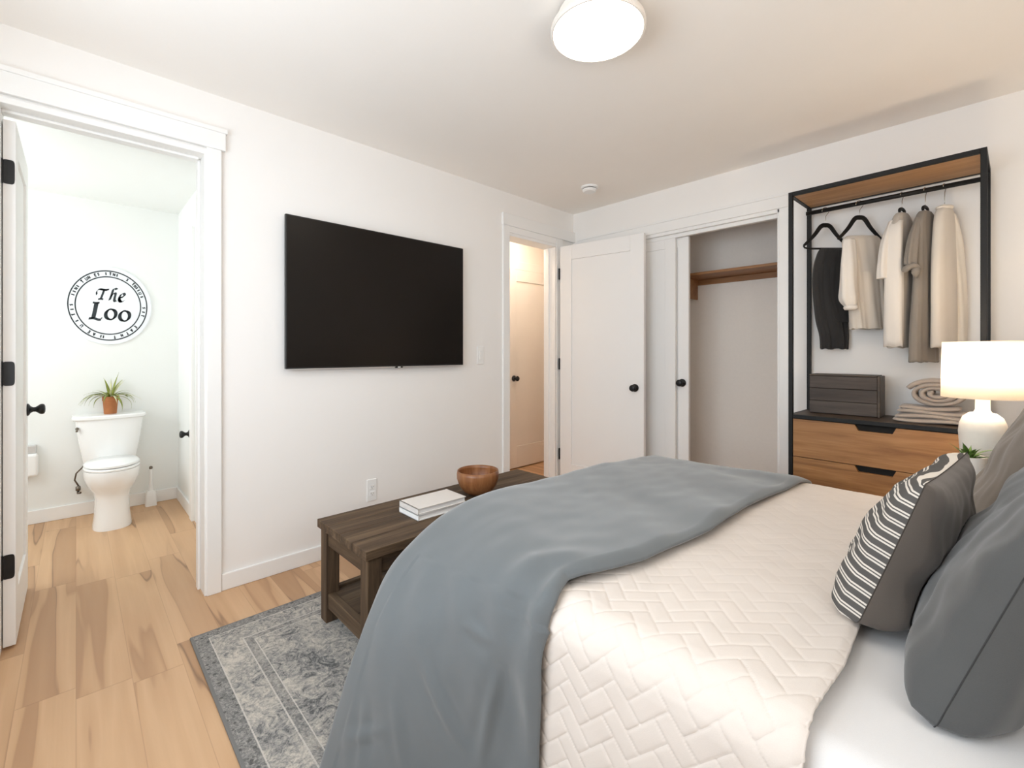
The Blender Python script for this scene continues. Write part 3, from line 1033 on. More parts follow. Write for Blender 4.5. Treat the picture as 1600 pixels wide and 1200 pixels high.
raw = [[duvet_pt(i, j) for j in range(NT + 1)] for i in range(NS + NF + 1)]
for i in range(NS + NF + 1):
    for j in range(NT + 1):
        x, y, z, w_ = raw[i][j]
        p = Vector((x, y, z))
        du = Vector(raw[min(i + 1, NS + NF)][j][:3]) - Vector(raw[max(i - 1, 0)][j][:3])
        dvv = Vector(raw[i][min(j + 1, NT)][:3]) - Vector(raw[i][max(j - 1, 0)][:3])
        n_ = dvv.cross(du)
        n_ = n_.normalized() if n_.length > 1e-9 else Vector((0, 0, 1))
        if n_.z < -0.05 or (abs(n_.z) <= 0.05 and n_.y > 0 and y < 1.2):
            n_ = -n_
        p += n_ * w_
        p.z = max(0.026, p.z)
        dv.v.append(tuple(p))
n1 = NT + 1
for i in range(NS + NF):
    for j in range(NT):
        a = i * n1 + j
        dv.f.append((a, a + n1, a + n1 + 1, a + 1))
tag(dv.build('duvet', 'duvet_linen', smooth=True, solid=0.012, soff=-1.0), 'slate grey linen duvet folded across the foot of the bed and hanging down', 'duvet')


# ------------------------------------------------------------------ pillows (local x = width, y = thickness, z = height from the lower edge)
def pillow_fn(W, Ht, T, side, seed, pinch=0.06, sag=0.0, pw=0.5):
    def fn(u, v):
        a, b = 2 * u - 1, 2 * v - 1
        a = math.copysign(abs(a) ** 0.85, a)
        b = math.copysign(abs(b) ** 0.85, b)
        k = max(0.0, (1 - a ** 2)) ** (pw * 0.8) * max(0.0, (1 - b ** 2)) ** (pw * (0.45 if b < 0 else 1.0))
        x = W / 2 * a * (1 - pinch * (1 - b * b))
        z = Ht / 2 + Ht / 2 * b * (1 - pinch * (1 - a * a))
        low = 1 + sag * (0.5 - v)
        th = T * 0.5 * k * low * side
        ed = k ** 0.6
        wr = noise.noise(Vector((a * 2.2 + seed, b * 2.2, side * 3.1))) * 0.016 * ed
        wr += noise.noise(Vector((a * 7 + seed, b * 3, side * 1.7))) * 0.006 * ed
        cr = max(abs(a), 0.001) * max(abs(b), 0.001)
        wr += 0.0035 * math.sin(9 * (a - b) + seed) * sstep(0.35, 0.8, cr) * (k > 0.001) * min(1, k * 4)
        return (x, th + wr * side, z)
    return fn


def seam_mb(W, Ht, pinch, r):
    pts = []
    n = 40
    for e in range(4):
        for i in range(n):
            s = 2 * i / n - 1
            a, b = [(s, -1), (1, s), (-s, 1), (-1, -s)][e]
            pts.append((W / 2 * a * (1 - pinch * (1 - b * b)), 0, Ht / 2 + Ht / 2 * b * (1 - pinch * (1 - a * a))))
    pts.append(pts[0])
    return MB().tube(pts, r, 6)


def pillow(label, loc, yaw, lean, W, Ht, Tf, Tb, mf, mb_, seed, seam_mat, pinch=0.06, sag=0.3, pw=0.34, rest=0.612, against=None):
    # local +x points to world -y when yaw = -90deg ; local -y (front) to world -x
    o = thing('pillow', label, 'pillow', loc, (0, 0, 0))
    M = Matrix.Rotation(yaw, 4, 'Z') @ Matrix.Rotation(-lean, 4, 'X')
    o.rotation_euler = M.to_euler()
    n = 56
    fp = MB().grid(pillow_fn(W, Ht, Tf * 2, -1, seed, pinch, sag, pw), n, n).build('front_panel', mf, o, smooth=True)
    bp = MB().grid(pillow_fn(W, Ht, Tb * 2, 1, seed + 5, pinch, sag, pw), n, n).build('back_panel', mb_, o, smooth=True)
    sm = seam_mb(W, Ht, pinch, 0.0010).build('seam', seam_mat, o, smooth=True)
    MW = Matrix.Translation(Vector(loc)) @ M
    MI = MW.inverted()
    for ob in (fp, bp, sm):
        for v in ob.data.vertices:
            p = MW @ v.co
            if p.z < rest + 0.012:       # weight flattens the lower edge on the bed
                p.z = rest + 0.012 * math.exp((p.z - rest - 0.012) / 0.012) if p.z > rest - 0.2 else rest
            if against is not None:
                hit = against.ray_cast(Vector((p.x - 0.4, p.y, p.z)), Vector((1, 0, 0)))[0]
                if hit is not None and p.x > hit.x - 0.004:
                    p.x = hit.x - 0.004
            v.co = MI @ p
    vs = [MW @ v.co for v in fp.data.vertices]
    return BVHTree.FromPolygons(vs, [tuple(f.vertices) for f in fp.data.polygons])


YW = -math.pi / 2
D_ = math.radians
LEAN = math.radians(19)
plain('dark_seam', (0.035, 0.035, 0.035), 0.9, 0.2, 40)
plain('brown_seam', (0.06, 0.05, 0.042), 0.9, 0.2, 40)
grey_front = pillow('charcoal grey pillow nearest the camera leaning at the near side of the bed', (-0.034, 1.275, 0.610), YW - D_(4), LEAN, 0.62, 0.40, 0.072, 0.080, 'grey_linen', 'grey_linen', 1.3, 'dark_seam', 0.04, 0.8, rest=0.612)
pillow('cream striped throw pillow with plain brown back resting against the grey pillow', (-0.163, 1.385, 0.628), YW - D_(6), math.radians(18.5), 0.45, 0.343, 0.080, 0.080, 'striped_ticking', 'taupe_back', 4.1, 'brown_seam', 0.05, 0.7, rest=0.641, against=grey_front)
pillow('brownish grey pillow leaning at the far side of the bed by the lamp', (0.005, 2.04, 0.605), YW, LEAN, 0.62, 0.56, 0.080, 0.08, 'taupe_linen', 'taupe_linen', 8.2, 'brown_seam', 0.05, 0.6, rest=0.612)

# ------------------------------------------------------------------ nightstand, lamp, little plant
NZ = 0.62
t = thing('nightstand', 'dark wooden nightstand between bed and rack, hidden by the pillows', 'nightstand', (0.14, 2.63, 0))
MB().box(-0.25, 0.25, -0.19, 0.19, NZ - 0.03, NZ).build('top', 'nightstand_wood', t, bevel=0.003)
MB().box(-0.24, 0.24, -0.17, 0.18, 0.22, NZ - 0.03).build('body', 'nightstand_wood', t, bevel=0.003)
for dz in (0.235, 0.42):
    f = MB().box(-0.225, 0.225, -0.182, -0.17, dz, dz + 0.16).build('drawer', 'nightstand_wood', t, bevel=0.003)
    MB().lathe([(0.005, 0), (0.005, 0.012), (0.012, 0.016), (0.012, 0.024), (0.001, 0.026)], n=20, M=Matrix.Translation((0, -0.182, dz + 0.08)) @ Matrix.Rotation(math.pi / 2, 4, 'X')).build('knob', 'black_iron', f, smooth=True)
for sx in (-0.23, 0.19):
    for sy in (-0.16, 0.13):
        MB().box(sx, sx + 0.04, sy, sy + 0.04, 0.0, 0.22).build('leg', 'nightstand_wood', t, bevel=0.003)

t = thing('table_lamp', 'lit table lamp with white drum shade and rough white jar base', 'lamp', (-0.008, 2.615, NZ))
prof = [(0.001, 0.0), (0.045, 0.0), (0.050, 0.010), (0.060, 0.09), (0.0675, 0.20), (0.071, 0.262), (0.068, 0.295), (0.058, 0.322), (0.040, 0.338), (0.026, 0.342), (0.022, 0.352), (0.021, 0.40), (0.019, 0.42), (0.001, 0.42)]
MB().lathe(prof, n=48).build('base', 'ceramic_white', t, smooth=True)
MB().lathe([(0.1235, 0.400), (0.1195, 0.624)], n=64, cap0=False, cap1=False).build('lamp_shade', 'lampshade_linen', t, smooth=True, solid=0.0012)
MB().lathe([(0.008, 0.42), (0.012, 0.44), (0.026, 0.48), (0.028, 0.505), (0.018, 0.53), (0.001, 0.538)], n=24).build('bulb', 'porcelain', t, smooth=True)
hb = MB()
for k in range(3):
    a = k * 2 * math.pi / 3 + 0.4
    hb.tube([(0.01 * math.cos(a), 0.01 * math.sin(a), 0.43), (0.118 * math.cos(a), 0.118 * math.sin(a), 0.455)], 0.0016, 6)
hb.build('shade_spider', 'chrome', t)
pl = bpy.data.lights.new('lamp_bulb_light', 'POINT')
pl.energy = 12
pl.color = (1.0, 0.80, 0.58)
pl.shadow_soft_size = 0.11
po = bpy.data.objects.new('lamp_bulb_light', pl)
COL.objects.link(po)
po.parent = t
po.location = (0, 0, 0.53)


def leaf_mb(m, base, az, length, lift, droop, width, segs=9, curl=0.25):
    rings = []
    dxy = Vector((math.cos(az), math.sin(az), 0))
    sd = Vector((-math.sin(az), math.cos(az), 0))
    p = Vector(base)
    el = lift
    for i in range(segs + 1):
        t_ = i / segs
        w_ = width * (math.sin(math.pi * min(1, 0.12 + 0.88 * t_)) ** 0.7) * (1 - t_ ** 3) + 0.0003
        up = Vector((-dxy.x * math.sin(el), -dxy.y * math.sin(el), math.cos(el)))
        rings.append([p - sd * w_ + up * w_ * curl, p + up * 0.0, p + sd * w_ + up * w_ * curl, p + up * 0.0008])
        el -= droop / segs
        p = p + (dxy * math.cos(el) + Vector((0, 0, 1)) * math.sin(el)) * length / segs
    m.loft(rings)
    return m


t = thing('potted_succulent', 'small green leafy plant in a white pot beside the lamp', 'potted plant', (-0.045, 2.462, NZ))
MB().lathe([(0.001, 0), (0.036, 0), (0.040, 0.006), (0.050, 0.18), (0.050, 0.186), (0.046, 0.186), (0.044, 0.172), (0.001, 0.17)], n=40).build('pot', 'pot_white', t, smooth=True, angle=35)
MB().lathe([(0.001, 0.176), (0.0445, 0.174)], n=30, cap0=False, cap1=False).build('soil', 'soil', t, smooth=True)
lm = MB()
random.seed(5)
for k in range(20):
    az = k * 2.4 + random.uniform(-0.3, 0.3)
    leaf_mb(lm, (0.008 * math.cos(az), 0.008 * math.sin(az), 0.175), az, random.uniform(0.065, 0.12) * (1 if math.sin(az) < 0.1 else 0.55), random.uniform(0.5, 1.3), random.uniform(0.4, 1.4), random.uniform(0.006, 0.010))
lm.build('foliage', 'leaf_green', t, smooth=True)

# ------------------------------------------------------------------ clothes rack with drawers
RODY, RODZ = 3.235, 2.055
RXL, RXR, RYF, RYB, RT, RS = -0.785, 0.012, 2.962, 3.325, 2.125, 0.845
t = thing('clothes_rack', 'open black metal clothes rack with wooden drawers below', 'clothes rack', (-0.3865, 3.1485, 0), (0, 0, math.radians(-2.0)))


def RB(x0, x1, y0, y1, z0, z1):
    return MB().box(x0 + 0.3865, x1 + 0.3865, y0 - 3.1485, y1 - 3.1485, z0, z1)


bw = 0.022
for x in (RXL, RXR - bw):
    for y in (RYF, RYB - bw):
        RB(x, x + bw, y, y + bw, 0, RT).build('post', 'black_metal', t, bevel=0.002)
for y in (RYF, RYB - bw):
    RB(RXL + bw, RXR - bw, y, y + bw, RT - bw, RT).build('top_rail', 'black_metal', t, bevel=0.002)
    RB(RXL + bw, RXR - bw, y, y + bw, RS - bw, RS).build('shelf_rail', 'black_metal', t, bevel=0.002)
for x in (RXL, RXR - bw):
    RB(x, x + bw, RYF + bw, RYB - bw, RT - bw, RT).build('side_rail', 'black_metal', t, bevel=0.002)
    RB(x, x + bw, RYF + bw, RYB - bw, RS - bw, RS).build('side_rail', 'black_metal', t, bevel=0.002)
RB(RXL + bw, RXR - bw, RYF + bw, RYB - bw, RT - 0.019, RT - 0.003).build('top_panel', 'rack_top_wood', t)
RB(RXL + bw, RXR - bw, RYF + bw * 0.2, RYB - bw, RS - 0.002, RS + 0.001).build('shelf', 'shelf_dark_wood', t)
MB().tube([(RXL + bw + 0.3865 - 0.005, RODY - 3.1485, RODZ), (RXR - bw + 0.3865 + 0.005, RODY - 3.1485, RODZ)], 0.0125, 16).build('hanging_rod', 'black_metal', t, smooth=True)
m = MB()
for (a, b, c, d) in ((RXL + bw, RXL + bw + 0.012, RYF + 0.03, RYB - bw), (RXR - bw - 0.012, RXR - bw, RYF + 0.03, RYB - bw), (RXL + bw, RXR - bw, RYB - bw - 0.012, RYB - bw)):
    m.box(a + 0.3865, b + 0.3865, c - 3.1485, d - 3.1485, 0.12, RS - bw)
m.box(RXL + bw + 0.3865, RXR - bw + 0.3865, RYF + 0.03 - 3.1485, RYB - bw - 3.1485, 0.10, 0.12)
m.build('carcass', 'drawer_wood', t)
x0, x1 = RXL + bw + 0.002 + 0.3865, RXR - bw - 0.002 + 0.3865
yf, yb = RYF + 0.004 - 3.1485, RYF + 0.026 - 3.1485
cx = -0.002
dh = 0.212
for k in range(3):
    zt = RS - bw - 0.003 - k * (dh + 0.004)
    zb = zt - dh
    hw, hs, hd = 0.085, 0.070, 0.032
    out = [(x0, zb), (x1, zb), (x1, zt), (cx + hw, zt), (cx + hs, zt - hd), (cx - hs, zt - hd), (cx - hw, zt), (x0, zt)]
    m = MB()
    m.v = [(p[0], yf, p[1]) for p in out] + [(p[0], yb, p[1]) for p in out]
    n = len(out)
    quads = [(0, 1, 4, 5), (1, 2, 3, 4), (0, 5, 6, 7)]
    m.f = [tuple(q) for q in quads] + [tuple(i + n for i in reversed(q)) for q in quads] + [(i, (i + 1) % n, (i + 1) % n + n, i + n) for i in range(n)]
    d = m.build('drawer', 'drawer_wood', t)
    sub_name(MB().box(cx - hw - 0.01, cx + hw + 0.01, yb + 0.001, yb + 0.02, zt - hd - 0.02, zt + 0.001).build('recess_shade', 'shadow_gap', d), 'black block painted as the shade inside the finger cut-out')  # black block puts the shade into the cut-out

# box and blanket on the rack's shelf
SZ = RS + 0.0015
t = thing('wooden_box', 'dark brown slatted wooden box on the rack shelf', 'box', (-0.556, 3.205, SZ))
m = MB()
for k in range(3):
    m.box(-0.165, 0.150, -0.075, -0.060, 0.003 + 0.0725 * k, 0.003 + 0.0725 * k + 0.0705)
m.build('slat', 'box_wood', t, bevel=0.003)
t.children[0].name = 'front_boards'
m = MB().box(-0.165, 0.150, 0.075, 0.09, 0.0, 0.22).box(-0.165, -0.150, -0.060, 0.075, 0.0, 0.22).box(-0.150, 0.135, -0.06, 0.075, 0.0, 0.012)
m.build('body', 'box_wood', t, bevel=0.002)
MB().box(0.150, 0.163, -0.077, 0.09, 0.0, 0.224).build('end_board', 'shelf_dark_wood', t, bevel=0.003)
MB().box(-0.165, 0.150, -0.077, 0.09, 0.220, 0.228).build('lid', 'shelf_dark_wood', t, bevel=0.002)

t = thing('blanket', 'beige knitted blanket folded and rolled on the rack shelf', 'blanket', (-0.185, 3.13, SZ))
random.seed(3)


def folded(u, v, k, n, w2, d2, z0, th):
    a = 2 * math.pi * u
    ca, sa = math.cos(a), math.sin(a)
    return None


m = MB()
for k in range(4):
    th = 0.021
    zc = 0.011 + k * th
    rings = []
    w2 = 0.148 - 0.008 * k
    for i in range(25):
        x = lerp(-w2, w2 - 0.02 * (k % 2), i / 24)
        e = math.sqrt(max(0.0, 1 - (2 * i / 24 - 1) ** 6))
        hd, hz = 0.088 - 0.006 * k, th * 0.62 * (0.25 + 0.75 * e)
        zz = zc + 0.004 * math.sin(x * 22 + k * 1.7)
        rings.append([(x, hd * math.copysign(abs(math.cos(a)) ** 0.6, math.cos(a)), max(0.0005, zz + hz * math.copysign(abs(math.sin(a)) ** 0.8, math.sin(a)))) for a in [2 * math.pi * q / 24 for q in range(24)]])
    m.loft(rings)
m.build('folded_layers', 'blanket_knit', t, smooth=True)
# the roll: a thick spiral sheet
sp_ = []
turns = 3.1
for i in range(110):
    q = i / 109
    a = math.radians(160) - q * turns * 2 * math.pi
    r = lerp(1.0, 0.16, q)
    sp_.append((0.016 + 0.112 * r * math.cos(a), 0.150 + 0.066 * r * math.sin(a)))
outer = []
m = MB()
rings = []
th = 0.0115
for i, (x, z) in enumerate(sp_):
    a, b = sp_[max(0, i - 1)], sp_[min(len(sp_) - 1, i + 1)]
    tx, tz = b[0] - a[0], b[1] - a[1]
    l = math.hypot(tx, tz)
    nx, nz = -tz / l, tx / l
    tt = th * (1 + 0.15 * math.sin(i * 0.5))
    ring = []
    for q in range(16):
        an = 2 * math.pi * q / 16
        cc = math.copysign(abs(math.cos(an)) ** 0.35, math.cos(an))
        ss = math.copysign(abs(math.sin(an)) ** 0.7, math.sin(an))
        ring.append((x + nx * tt * ss, (0.075 + 0.006 * math.sin(i * 0.21)) * cc, z + nz * tt * ss))
    rings.append(ring)
m.loft(rings)
m.build('roll', 'blanket_knit', t, smooth=True)


# ------------------------------------------------------------------ hangers and clothes
RODY, RODZ = 3.235, 2.055


def rod_y(x):
    return RODY - (x + 0.3865) * math.tan(math.radians(2.0))


def hanger(label, x, rz, W, apex, tip, bar=True, mat='black_metal', thick=1.0):
    """local x = along the hanger, origin on the rod"""
    t = thing('clothes_hanger', label, 'hanger', (x, rod_y(x), RODZ), (0, 0, rz), group='hangers on the rack rod')
    za, zt = apex - RODZ, tip - RODZ
    pts = catmull([(-W / 2, 0, zt), (-W / 2 + 0.02, 0, zt + 0.018), (-W * 0.25, 0, lerp(zt, za, 0.50)), (-0.028, 0, za - 0.016), (0, 0, za - 0.008), (0.028, 0, za - 0.016), (W * 0.25, 0, lerp(zt, za, 0.50)), (W / 2 - 0.02, 0, zt + 0.018), (W / 2, 0, zt)], 36)
    rad = [thick * lerp(0.0055, 0.0135, math.sin(math.pi * i / 36) ** 0.8) for i in range(37)]
    MB().tube(pts, rad, 12, 0.55).build('shoulders', mat, t, smooth=True)
    if bar:
        MB().tube([(-W / 2, 0, zt), (-W / 2 + 0.006, 0, zt - 0.012), (-W / 2 + 0.03, 0, zt - 0.018), (W / 2 - 0.03, 0, zt - 0.018), (W / 2 - 0.006, 0, zt - 0.012), (W / 2, 0, zt)], 0.0055, 10).build('bar', mat, t, smooth=True)
    r = 0.0125 / abs(math.sin(rz)) + 0.0036
    hk = [(0, 0, za - 0.008), (0, 0, za + 0.02), (0.002, 0, -r - 0.016)]
    for i in range(13):
        a = math.radians(-50 + i * 20)
        hk.append((r * math.cos(a), 0, r * math.sin(a) + 0.0156 - r))
    MB().tube(hk, 0.0017, 8).build('hook', 'chrome', t, smooth=True)
    return t


def cloth_mb(secs, rip=7, amp=0.12, seg=64, rows=44, ph=0.0, grow=True, pw=0.75, top=False):
    """lofted garment; secs = (z, x centre, half width, half depth), top to bottom"""
    P = catmull(secs, rows)
    rings = []
    for k, (z, xc, hw, hd) in enumerate(P):
        g = (k / rows) if grow else 1.0
        ring = []
        for j in range(seg):
            a = 2 * math.pi * j / seg
            f = 1 + amp * (0.25 + 0.75 * g) * (0.6 * math.sin(rip * a + ph + 1.5 * math.sin(z * 9)) + 0.4 * math.sin((rip * 2 + 1) * a + ph * 2 + z * 6))
            ring.append((xc + hw * math.copysign(abs(math.cos(a)) ** pw, math.cos(a)) * (0.97 + 0.03 * f), hd * math.copysign(abs(math.sin(a)) ** pw, math.sin(a)) * f, z + 0.003 * math.sin(rip * a + ph) * g))
        rings.append(ring)
    m = MB()
    m.loft(rings, cap0=top, cap1=False)
    return m


def sleeve_mb(path, rad, rip=5, amp=0.10, rows=26, flat=0.7):
    P = catmull([tuple(p) + (r,) for p, r in zip(path, rad)], rows)
    rings = []
    n = 28
    for k, (x, y, z, r) in enumerate(P):
        ring = []
        for j in range(n):
            a = 2 * math.pi * j / n
            f = 1 + amp * math.sin(rip * a + z * 8)
            ring.append((x + r * f * math.cos(a), y + r * f * flat * math.sin(a), z + 0.0))
        rings.append(ring)
    m = MB()
    m.loft(rings, True, True)
    return m


def garment(name, label, cat, x, rz, secs, mat, **kw):
    t = thing(name, label, cat, (x, rod_y(x), RODZ), (0, 0, rz), group='clothes on the rack')
    secs = [(s[0] - RODZ,) + tuple(s[1:]) for s in secs]
    cloth_mb(secs, **kw).build('body', mat, t, smooth=True, solid=0.002)
    return t


D = math.radians
A1 = D(46)
HX1, HX2, HX3, HX4, HX5 = -0.665, -0.500, -0.314, -0.220, -0.146
hanger('black hanger holding the dark folded trousers, at the end of the rod by the closet', HX1, A1, 0.262, 1.972, 1.842)
g = garment('trousers', 'dark charcoal trousers folded over the hanger next to the closet', 'trousers', HX1, A1,
            [(1.822, 0.038, 0.070, 0.020), (1.79, 0.030, 0.078, 0.030), (1.70, 0.018, 0.086, 0.034), (1.55, 0.020, 0.088, 0.034), (1.40, 0.036, 0.088, 0.034), (1.30, 0.050, 0.080, 0.032), (1.222, 0.050, 0.076, 0.030)],
            'charcoal_cloth', rip=7, amp=0.5)
cloth_mb([(1.815 - RODZ, 0.06, 0.045, 0.026), (1.70 - RODZ, 0.052, 0.060, 0.046), (1.55 - RODZ, 0.052, 0.078, 0.050), (1.45 - RODZ, 0.072, 0.078, 0.048), (1.38 - RODZ, 0.085, 0.060, 0.042)], rip=8, amp=0.16, rows=24).build('folded_leg', 'charcoal_cloth', g, smooth=True, solid=0.002)
hanger('black hanger holding the sheer white blouse, second along the rod from the closet', HX2, A1, 0.250, 1.982, 1.850, bar=False)
g = garment('blouse', 'sheer white blouse with cuffed sleeves on the second hanger', 'blouse', HX2, A1,
            [(1.868, 0.012, 0.085, 0.016), (1.83, 0.012, 0.110, 0.026), (1.70, 0.028, 0.100, 0.034), (1.55, 0.036, 0.098, 0.038), (1.40, 0.044, 0.095, 0.040), (1.335, 0.046, 0.094, 0.042)],
            'coat_cloth', rip=8, amp=0.26)
sleeve_mb([(-0.075, -0.02, 1.845 - RODZ), (-0.088, -0.035, 1.72 - RODZ), (-0.098, -0.045, 1.58 - RODZ), (-0.100, -0.05, 1.50 - RODZ), (-0.088, -0.05, 1.455 - RODZ)], [0.030, 0.040, 0.042, 0.046, 0.026]).build('sleeve', 'white_cloth', g, smooth=True)
MB().lathe([(0.028, 0), (0.034, 0.012), (0.030, 0.026)], c=(-0.088, -0.05, 1.440 - RODZ), n=24).build('cuff', 'white_cloth', g, smooth=True)
A3 = D(74)
hanger('black hanger under the off white shirt, third along the rod', HX3, A3, 0.10, 1.986, 1.925, bar=False, thick=0.75)
g = garment('shirt', 'long off white shirt with its shaded body painted darker on the third hanger', 'shirt', HX3, A3,
            [(1.953, 0.0, 0.044, 0.019), (1.925, 0.0, 0.070, 0.027), (1.86, -0.004, 0.098, 0.034), (1.70, -0.006, 0.105, 0.036), (1.5, -0.008, 0.106, 0.037), (1.32, -0.008, 0.108, 0.038), (1.226, -0.008, 0.108, 0.038)],
            'shaded_shirt_cloth', rip=6, amp=0.08)
sleeve_mb([(-0.060, 0.015, 1.91 - RODZ), (-0.085, 0.030, 1.80 - RODZ), (-0.098, 0.040, 1.68 - RODZ), (-0.100, 0.042, 1.60 - RODZ)], [0.024, 0.036, 0.036, 0.038]).build('sleeve', 'white_cloth', g, smooth=True)
cloth_mb([(1.905 - RODZ, -0.060, 0.020, 0.028), (1.84 - RODZ, -0.084, 0.024, 0.036), (1.6 - RODZ, -0.092, 0.025, 0.040), (1.232 - RODZ, -0.094, 0.025, 0.041)], rip=5, amp=0.05, rows=20).build('lit_front_strip', 'white_cloth', g, smooth=True, solid=0.002)  # white strip painted as the lit part of the shaded shirt
hanger('black hanger under the taupe dress, fourth along the rod', HX4, A3, 0.10, 1.975, 1.913, bar=False, thick=0.75)
g = garment('dress', 'taupe dress with a knotted sleeve on the fourth hanger', 'dress', HX4, A3,
            [(1.941, 0.0, 0.044, 0.019), (1.912, 0.0, 0.070, 0.027), (1.84, 0.0, 0.092, 0.030), (1.64, -0.004, 0.088, 0.030), (1.48, -0.010, 0.100, 0.031), (1.30, -0.014, 0.120, 0.032), (1.150, -0.016, 0.128, 0.033)],
            'taupe_cloth', rip=6, amp=0.16)
sleeve_mb([(-0.058, 0.004, 1.905 - RODZ), (-0.095, 0.010, 1.80 - RODZ), (-0.118, 0.014, 1.70 - RODZ), (-0.122, 0.014, 1.655 - RODZ)], [0.024, 0.034, 0.038, 0.036], amp=0.16, flat=0.6).build('sleeve', 'taupe_cloth', g, smooth=True)
kn = MB()
kn.tube([(-0.122 + 0.030 * math.cos(a), 0.014 + 0.022 * math.sin(a), 1.638 - RODZ + 0.008 * math.sin(2 * a)) for a in [2 * math.pi * i / 24 for i in range(25)]], 0.015, 10)
kn.tube([(-0.125, -0.005, 1.64 - RODZ), (-0.135, -0.010, 1.61 - RODZ), (-0.120, -0.005, 1.585 - RODZ)], [0.015, 0.018, 0.006], 10)
kn.build('sleeve_knot', 'taupe_cloth', g, smooth=True)
hanger('pale hanger under the long cream coat, last along the rod', HX5, A3, 0.07, 1.965, 1.935, bar=False, thick=0.6, mat='white_plastic')
g = garment('coat', 'long cream coat hanging last on the rod behind the lampshade', 'coat', HX5, A3,
            [(1.946, 0.0, 0.044, 0.019), (1.915, 0.0, 0.068, 0.027), (1.84, 0.0, 0.088, 0.030), (1.65, -0.004, 0.105, 0.033), (1.45, -0.004, 0.108, 0.034), (1.226, -0.006, 0.106, 0.034)],
            'coat_cloth', rip=4, amp=0.06)
sleeve_mb([(0.050, -0.012, 1.915 - RODZ), (0.074, -0.020, 1.80 - RODZ), (0.092, -0.026, 1.60 - RODZ), (0.098, -0.028, 1.36 - RODZ), (0.098, -0.028, 1.25 - RODZ)], [0.022, 0.034, 0.036, 0.036, 0.034], amp=0.12).build('sleeve', 'cream_cloth', g, smooth=True)
MB().tube([(0.046 * math.cos(a), 0.024 * math.sin(a), 1.946 - RODZ + 0.004 * math.cos(a)) for a in [2 * math.pi * i / 20 for i in range(21)]], 0.009, 8).build('collar', 'cream_cloth', g, smooth=True)

# ------------------------------------------------------------------ bathroom: toilet
TY = 0.183
t = thing('toilet', 'white two-piece toilet against the bathroom wall', 'toilet', (BX, TY, 0))


def oval(cx, rx, ry, z, n=40, e=1.0, front=1.0):
    out = []
    for j in range(n):
        a = 2 * math.pi * j / n
        c, s = math.cos(a), math.sin(a)
        out.append((cx + rx * math.copysign(abs(c) ** e, c) * (front if c > 0 else 1), ry * math.copysign(abs(s) ** e, s), z))
    return out


bowl = [oval(0.39, 0.150, 0.104, 0.0, e=0.8), oval(0.39, 0.150, 0.103, 0.02, e=0.8), oval(0.385, 0.140, 0.094, 0.10, e=0.85), oval(0.385, 0.140, 0.091, 0.20, e=0.9), oval(0.385, 0.150, 0.102, 0.245), oval(0.39, 0.180, 0.128, 0.29), oval(0.395, 0.205, 0.144, 0.34), oval(0.395, 0.212, 0.150, 0.385), oval(0.395, 0.210, 0.149, 0.402)]
MB().loft(bowl).box(0.06, 0.30, -0.10, 0.10, 0.25, 0.40).build('bowl', 'porcelain', t, smooth=True, angle=50)
MB().loft([oval(0.39, 0.205, 0.143, 0.402), oval(0.39, 0.213, 0.151, 0.407), oval(0.39, 0.213, 0.151, 0.417), oval(0.39, 0.206, 0.145, 0.421)]).build('seat', 'porcelain', t, smooth=True, angle=60)
MB().loft([oval(0.385, 0.200, 0.140, 0.424), oval(0.385, 0.210, 0.149, 0.429), oval(0.385, 0.210, 0.149, 0.440), oval(0.385, 0.195, 0.138, 0.448), oval(0.385, 0.02, 0.02, 0.452)]).build('lid', 'porcelain', t, smooth=True, angle=60)
MB().loft([oval(0.385, 0.196, 0.136, 0.420), oval(0.385, 0.196, 0.136, 0.425)]).build('lid_gap_shade', 'aged_metal', t)  # dark disc painted in as the shade between seat and lid


def rrect(cx, hx, hy, z, bow=0.0, n=48, e=0.35):
    out = []
    for j in range(n):
        a = 2 * math.pi * j / n
        c, s = math.cos(a), math.sin(a)
        x = hx * math.copysign(abs(c) ** e, c)
        y = hy * math.copysign(abs(s) ** e, s)
        if x > 0:
            x += bow * (1 - (y / hy) ** 2)
        out.append((cx + x, y, z))
    return out


MB().loft([rrect(0.10, 0.075, 0.146, 0.405, 0.02), rrect(0.10, 0.078, 0.152, 0.44, 0.025), rrect(0.10, 0.082, 0.172, 0.56, 0.03), rrect(0.10, 0.085, 0.190, 0.715, 0.03)]).build('tank', 'porcelain', t, smooth=True, angle=40)
MB().loft([rrect(0.102, 0.090, 0.200, 0.715, 0.03), rrect(0.102, 0.096, 0.207, 0.722, 0.032), rrect(0.102, 0.096, 0.207, 0.738, 0.032), rrect(0.102, 0.090, 0.201, 0.746, 0.03)]).build('tank_lid', 'porcelain', t, smooth=True, angle=40)
m = MB().lathe([(0.009, 0), (0.009, 0.012)], n=14, M=Matrix.Translation((0.175, -0.178, 0.662)) @ Matrix.Rotation(math.pi / 2, 4, 'Y'))
m.tube([(0.190, -0.176, 0.662), (0.192, -0.179, 0.650), (0.192, -0.180, 0.640)], 0.006, 8)
sub_name(m.build('flush_lever', 'aged_metal', t, smooth=True), 'small dark flush lever')
m = MB().tube([(0.0, -0.175, 0.205), (0.05, -0.175, 0.205), (0.07, -0.172, 0.215), (0.07, -0.170, 0.235)], 0.009, 10)
m.lathe([(0.014, -0.014), (0.014, 0.014)], c=(0.07, -0.172, 0.215), n=14)
m.tube([(0.07, -0.172, 0.20), (0.085, -0.172, 0.185), (0.10, -0.160, 0.190)], 0.008, 8)
m.tube([(0.07, -0.170, 0.235), (0.072, -0.190, 0.28), (0.085, -0.182, 0.33), (0.10, -0.150, 0.37), (0.10, -0.13, 0.408)], 0.005, 8)
sub_name(m.build('supply_valve', 'aged_metal', t, smooth=True), 'dark metal water valve with hose')

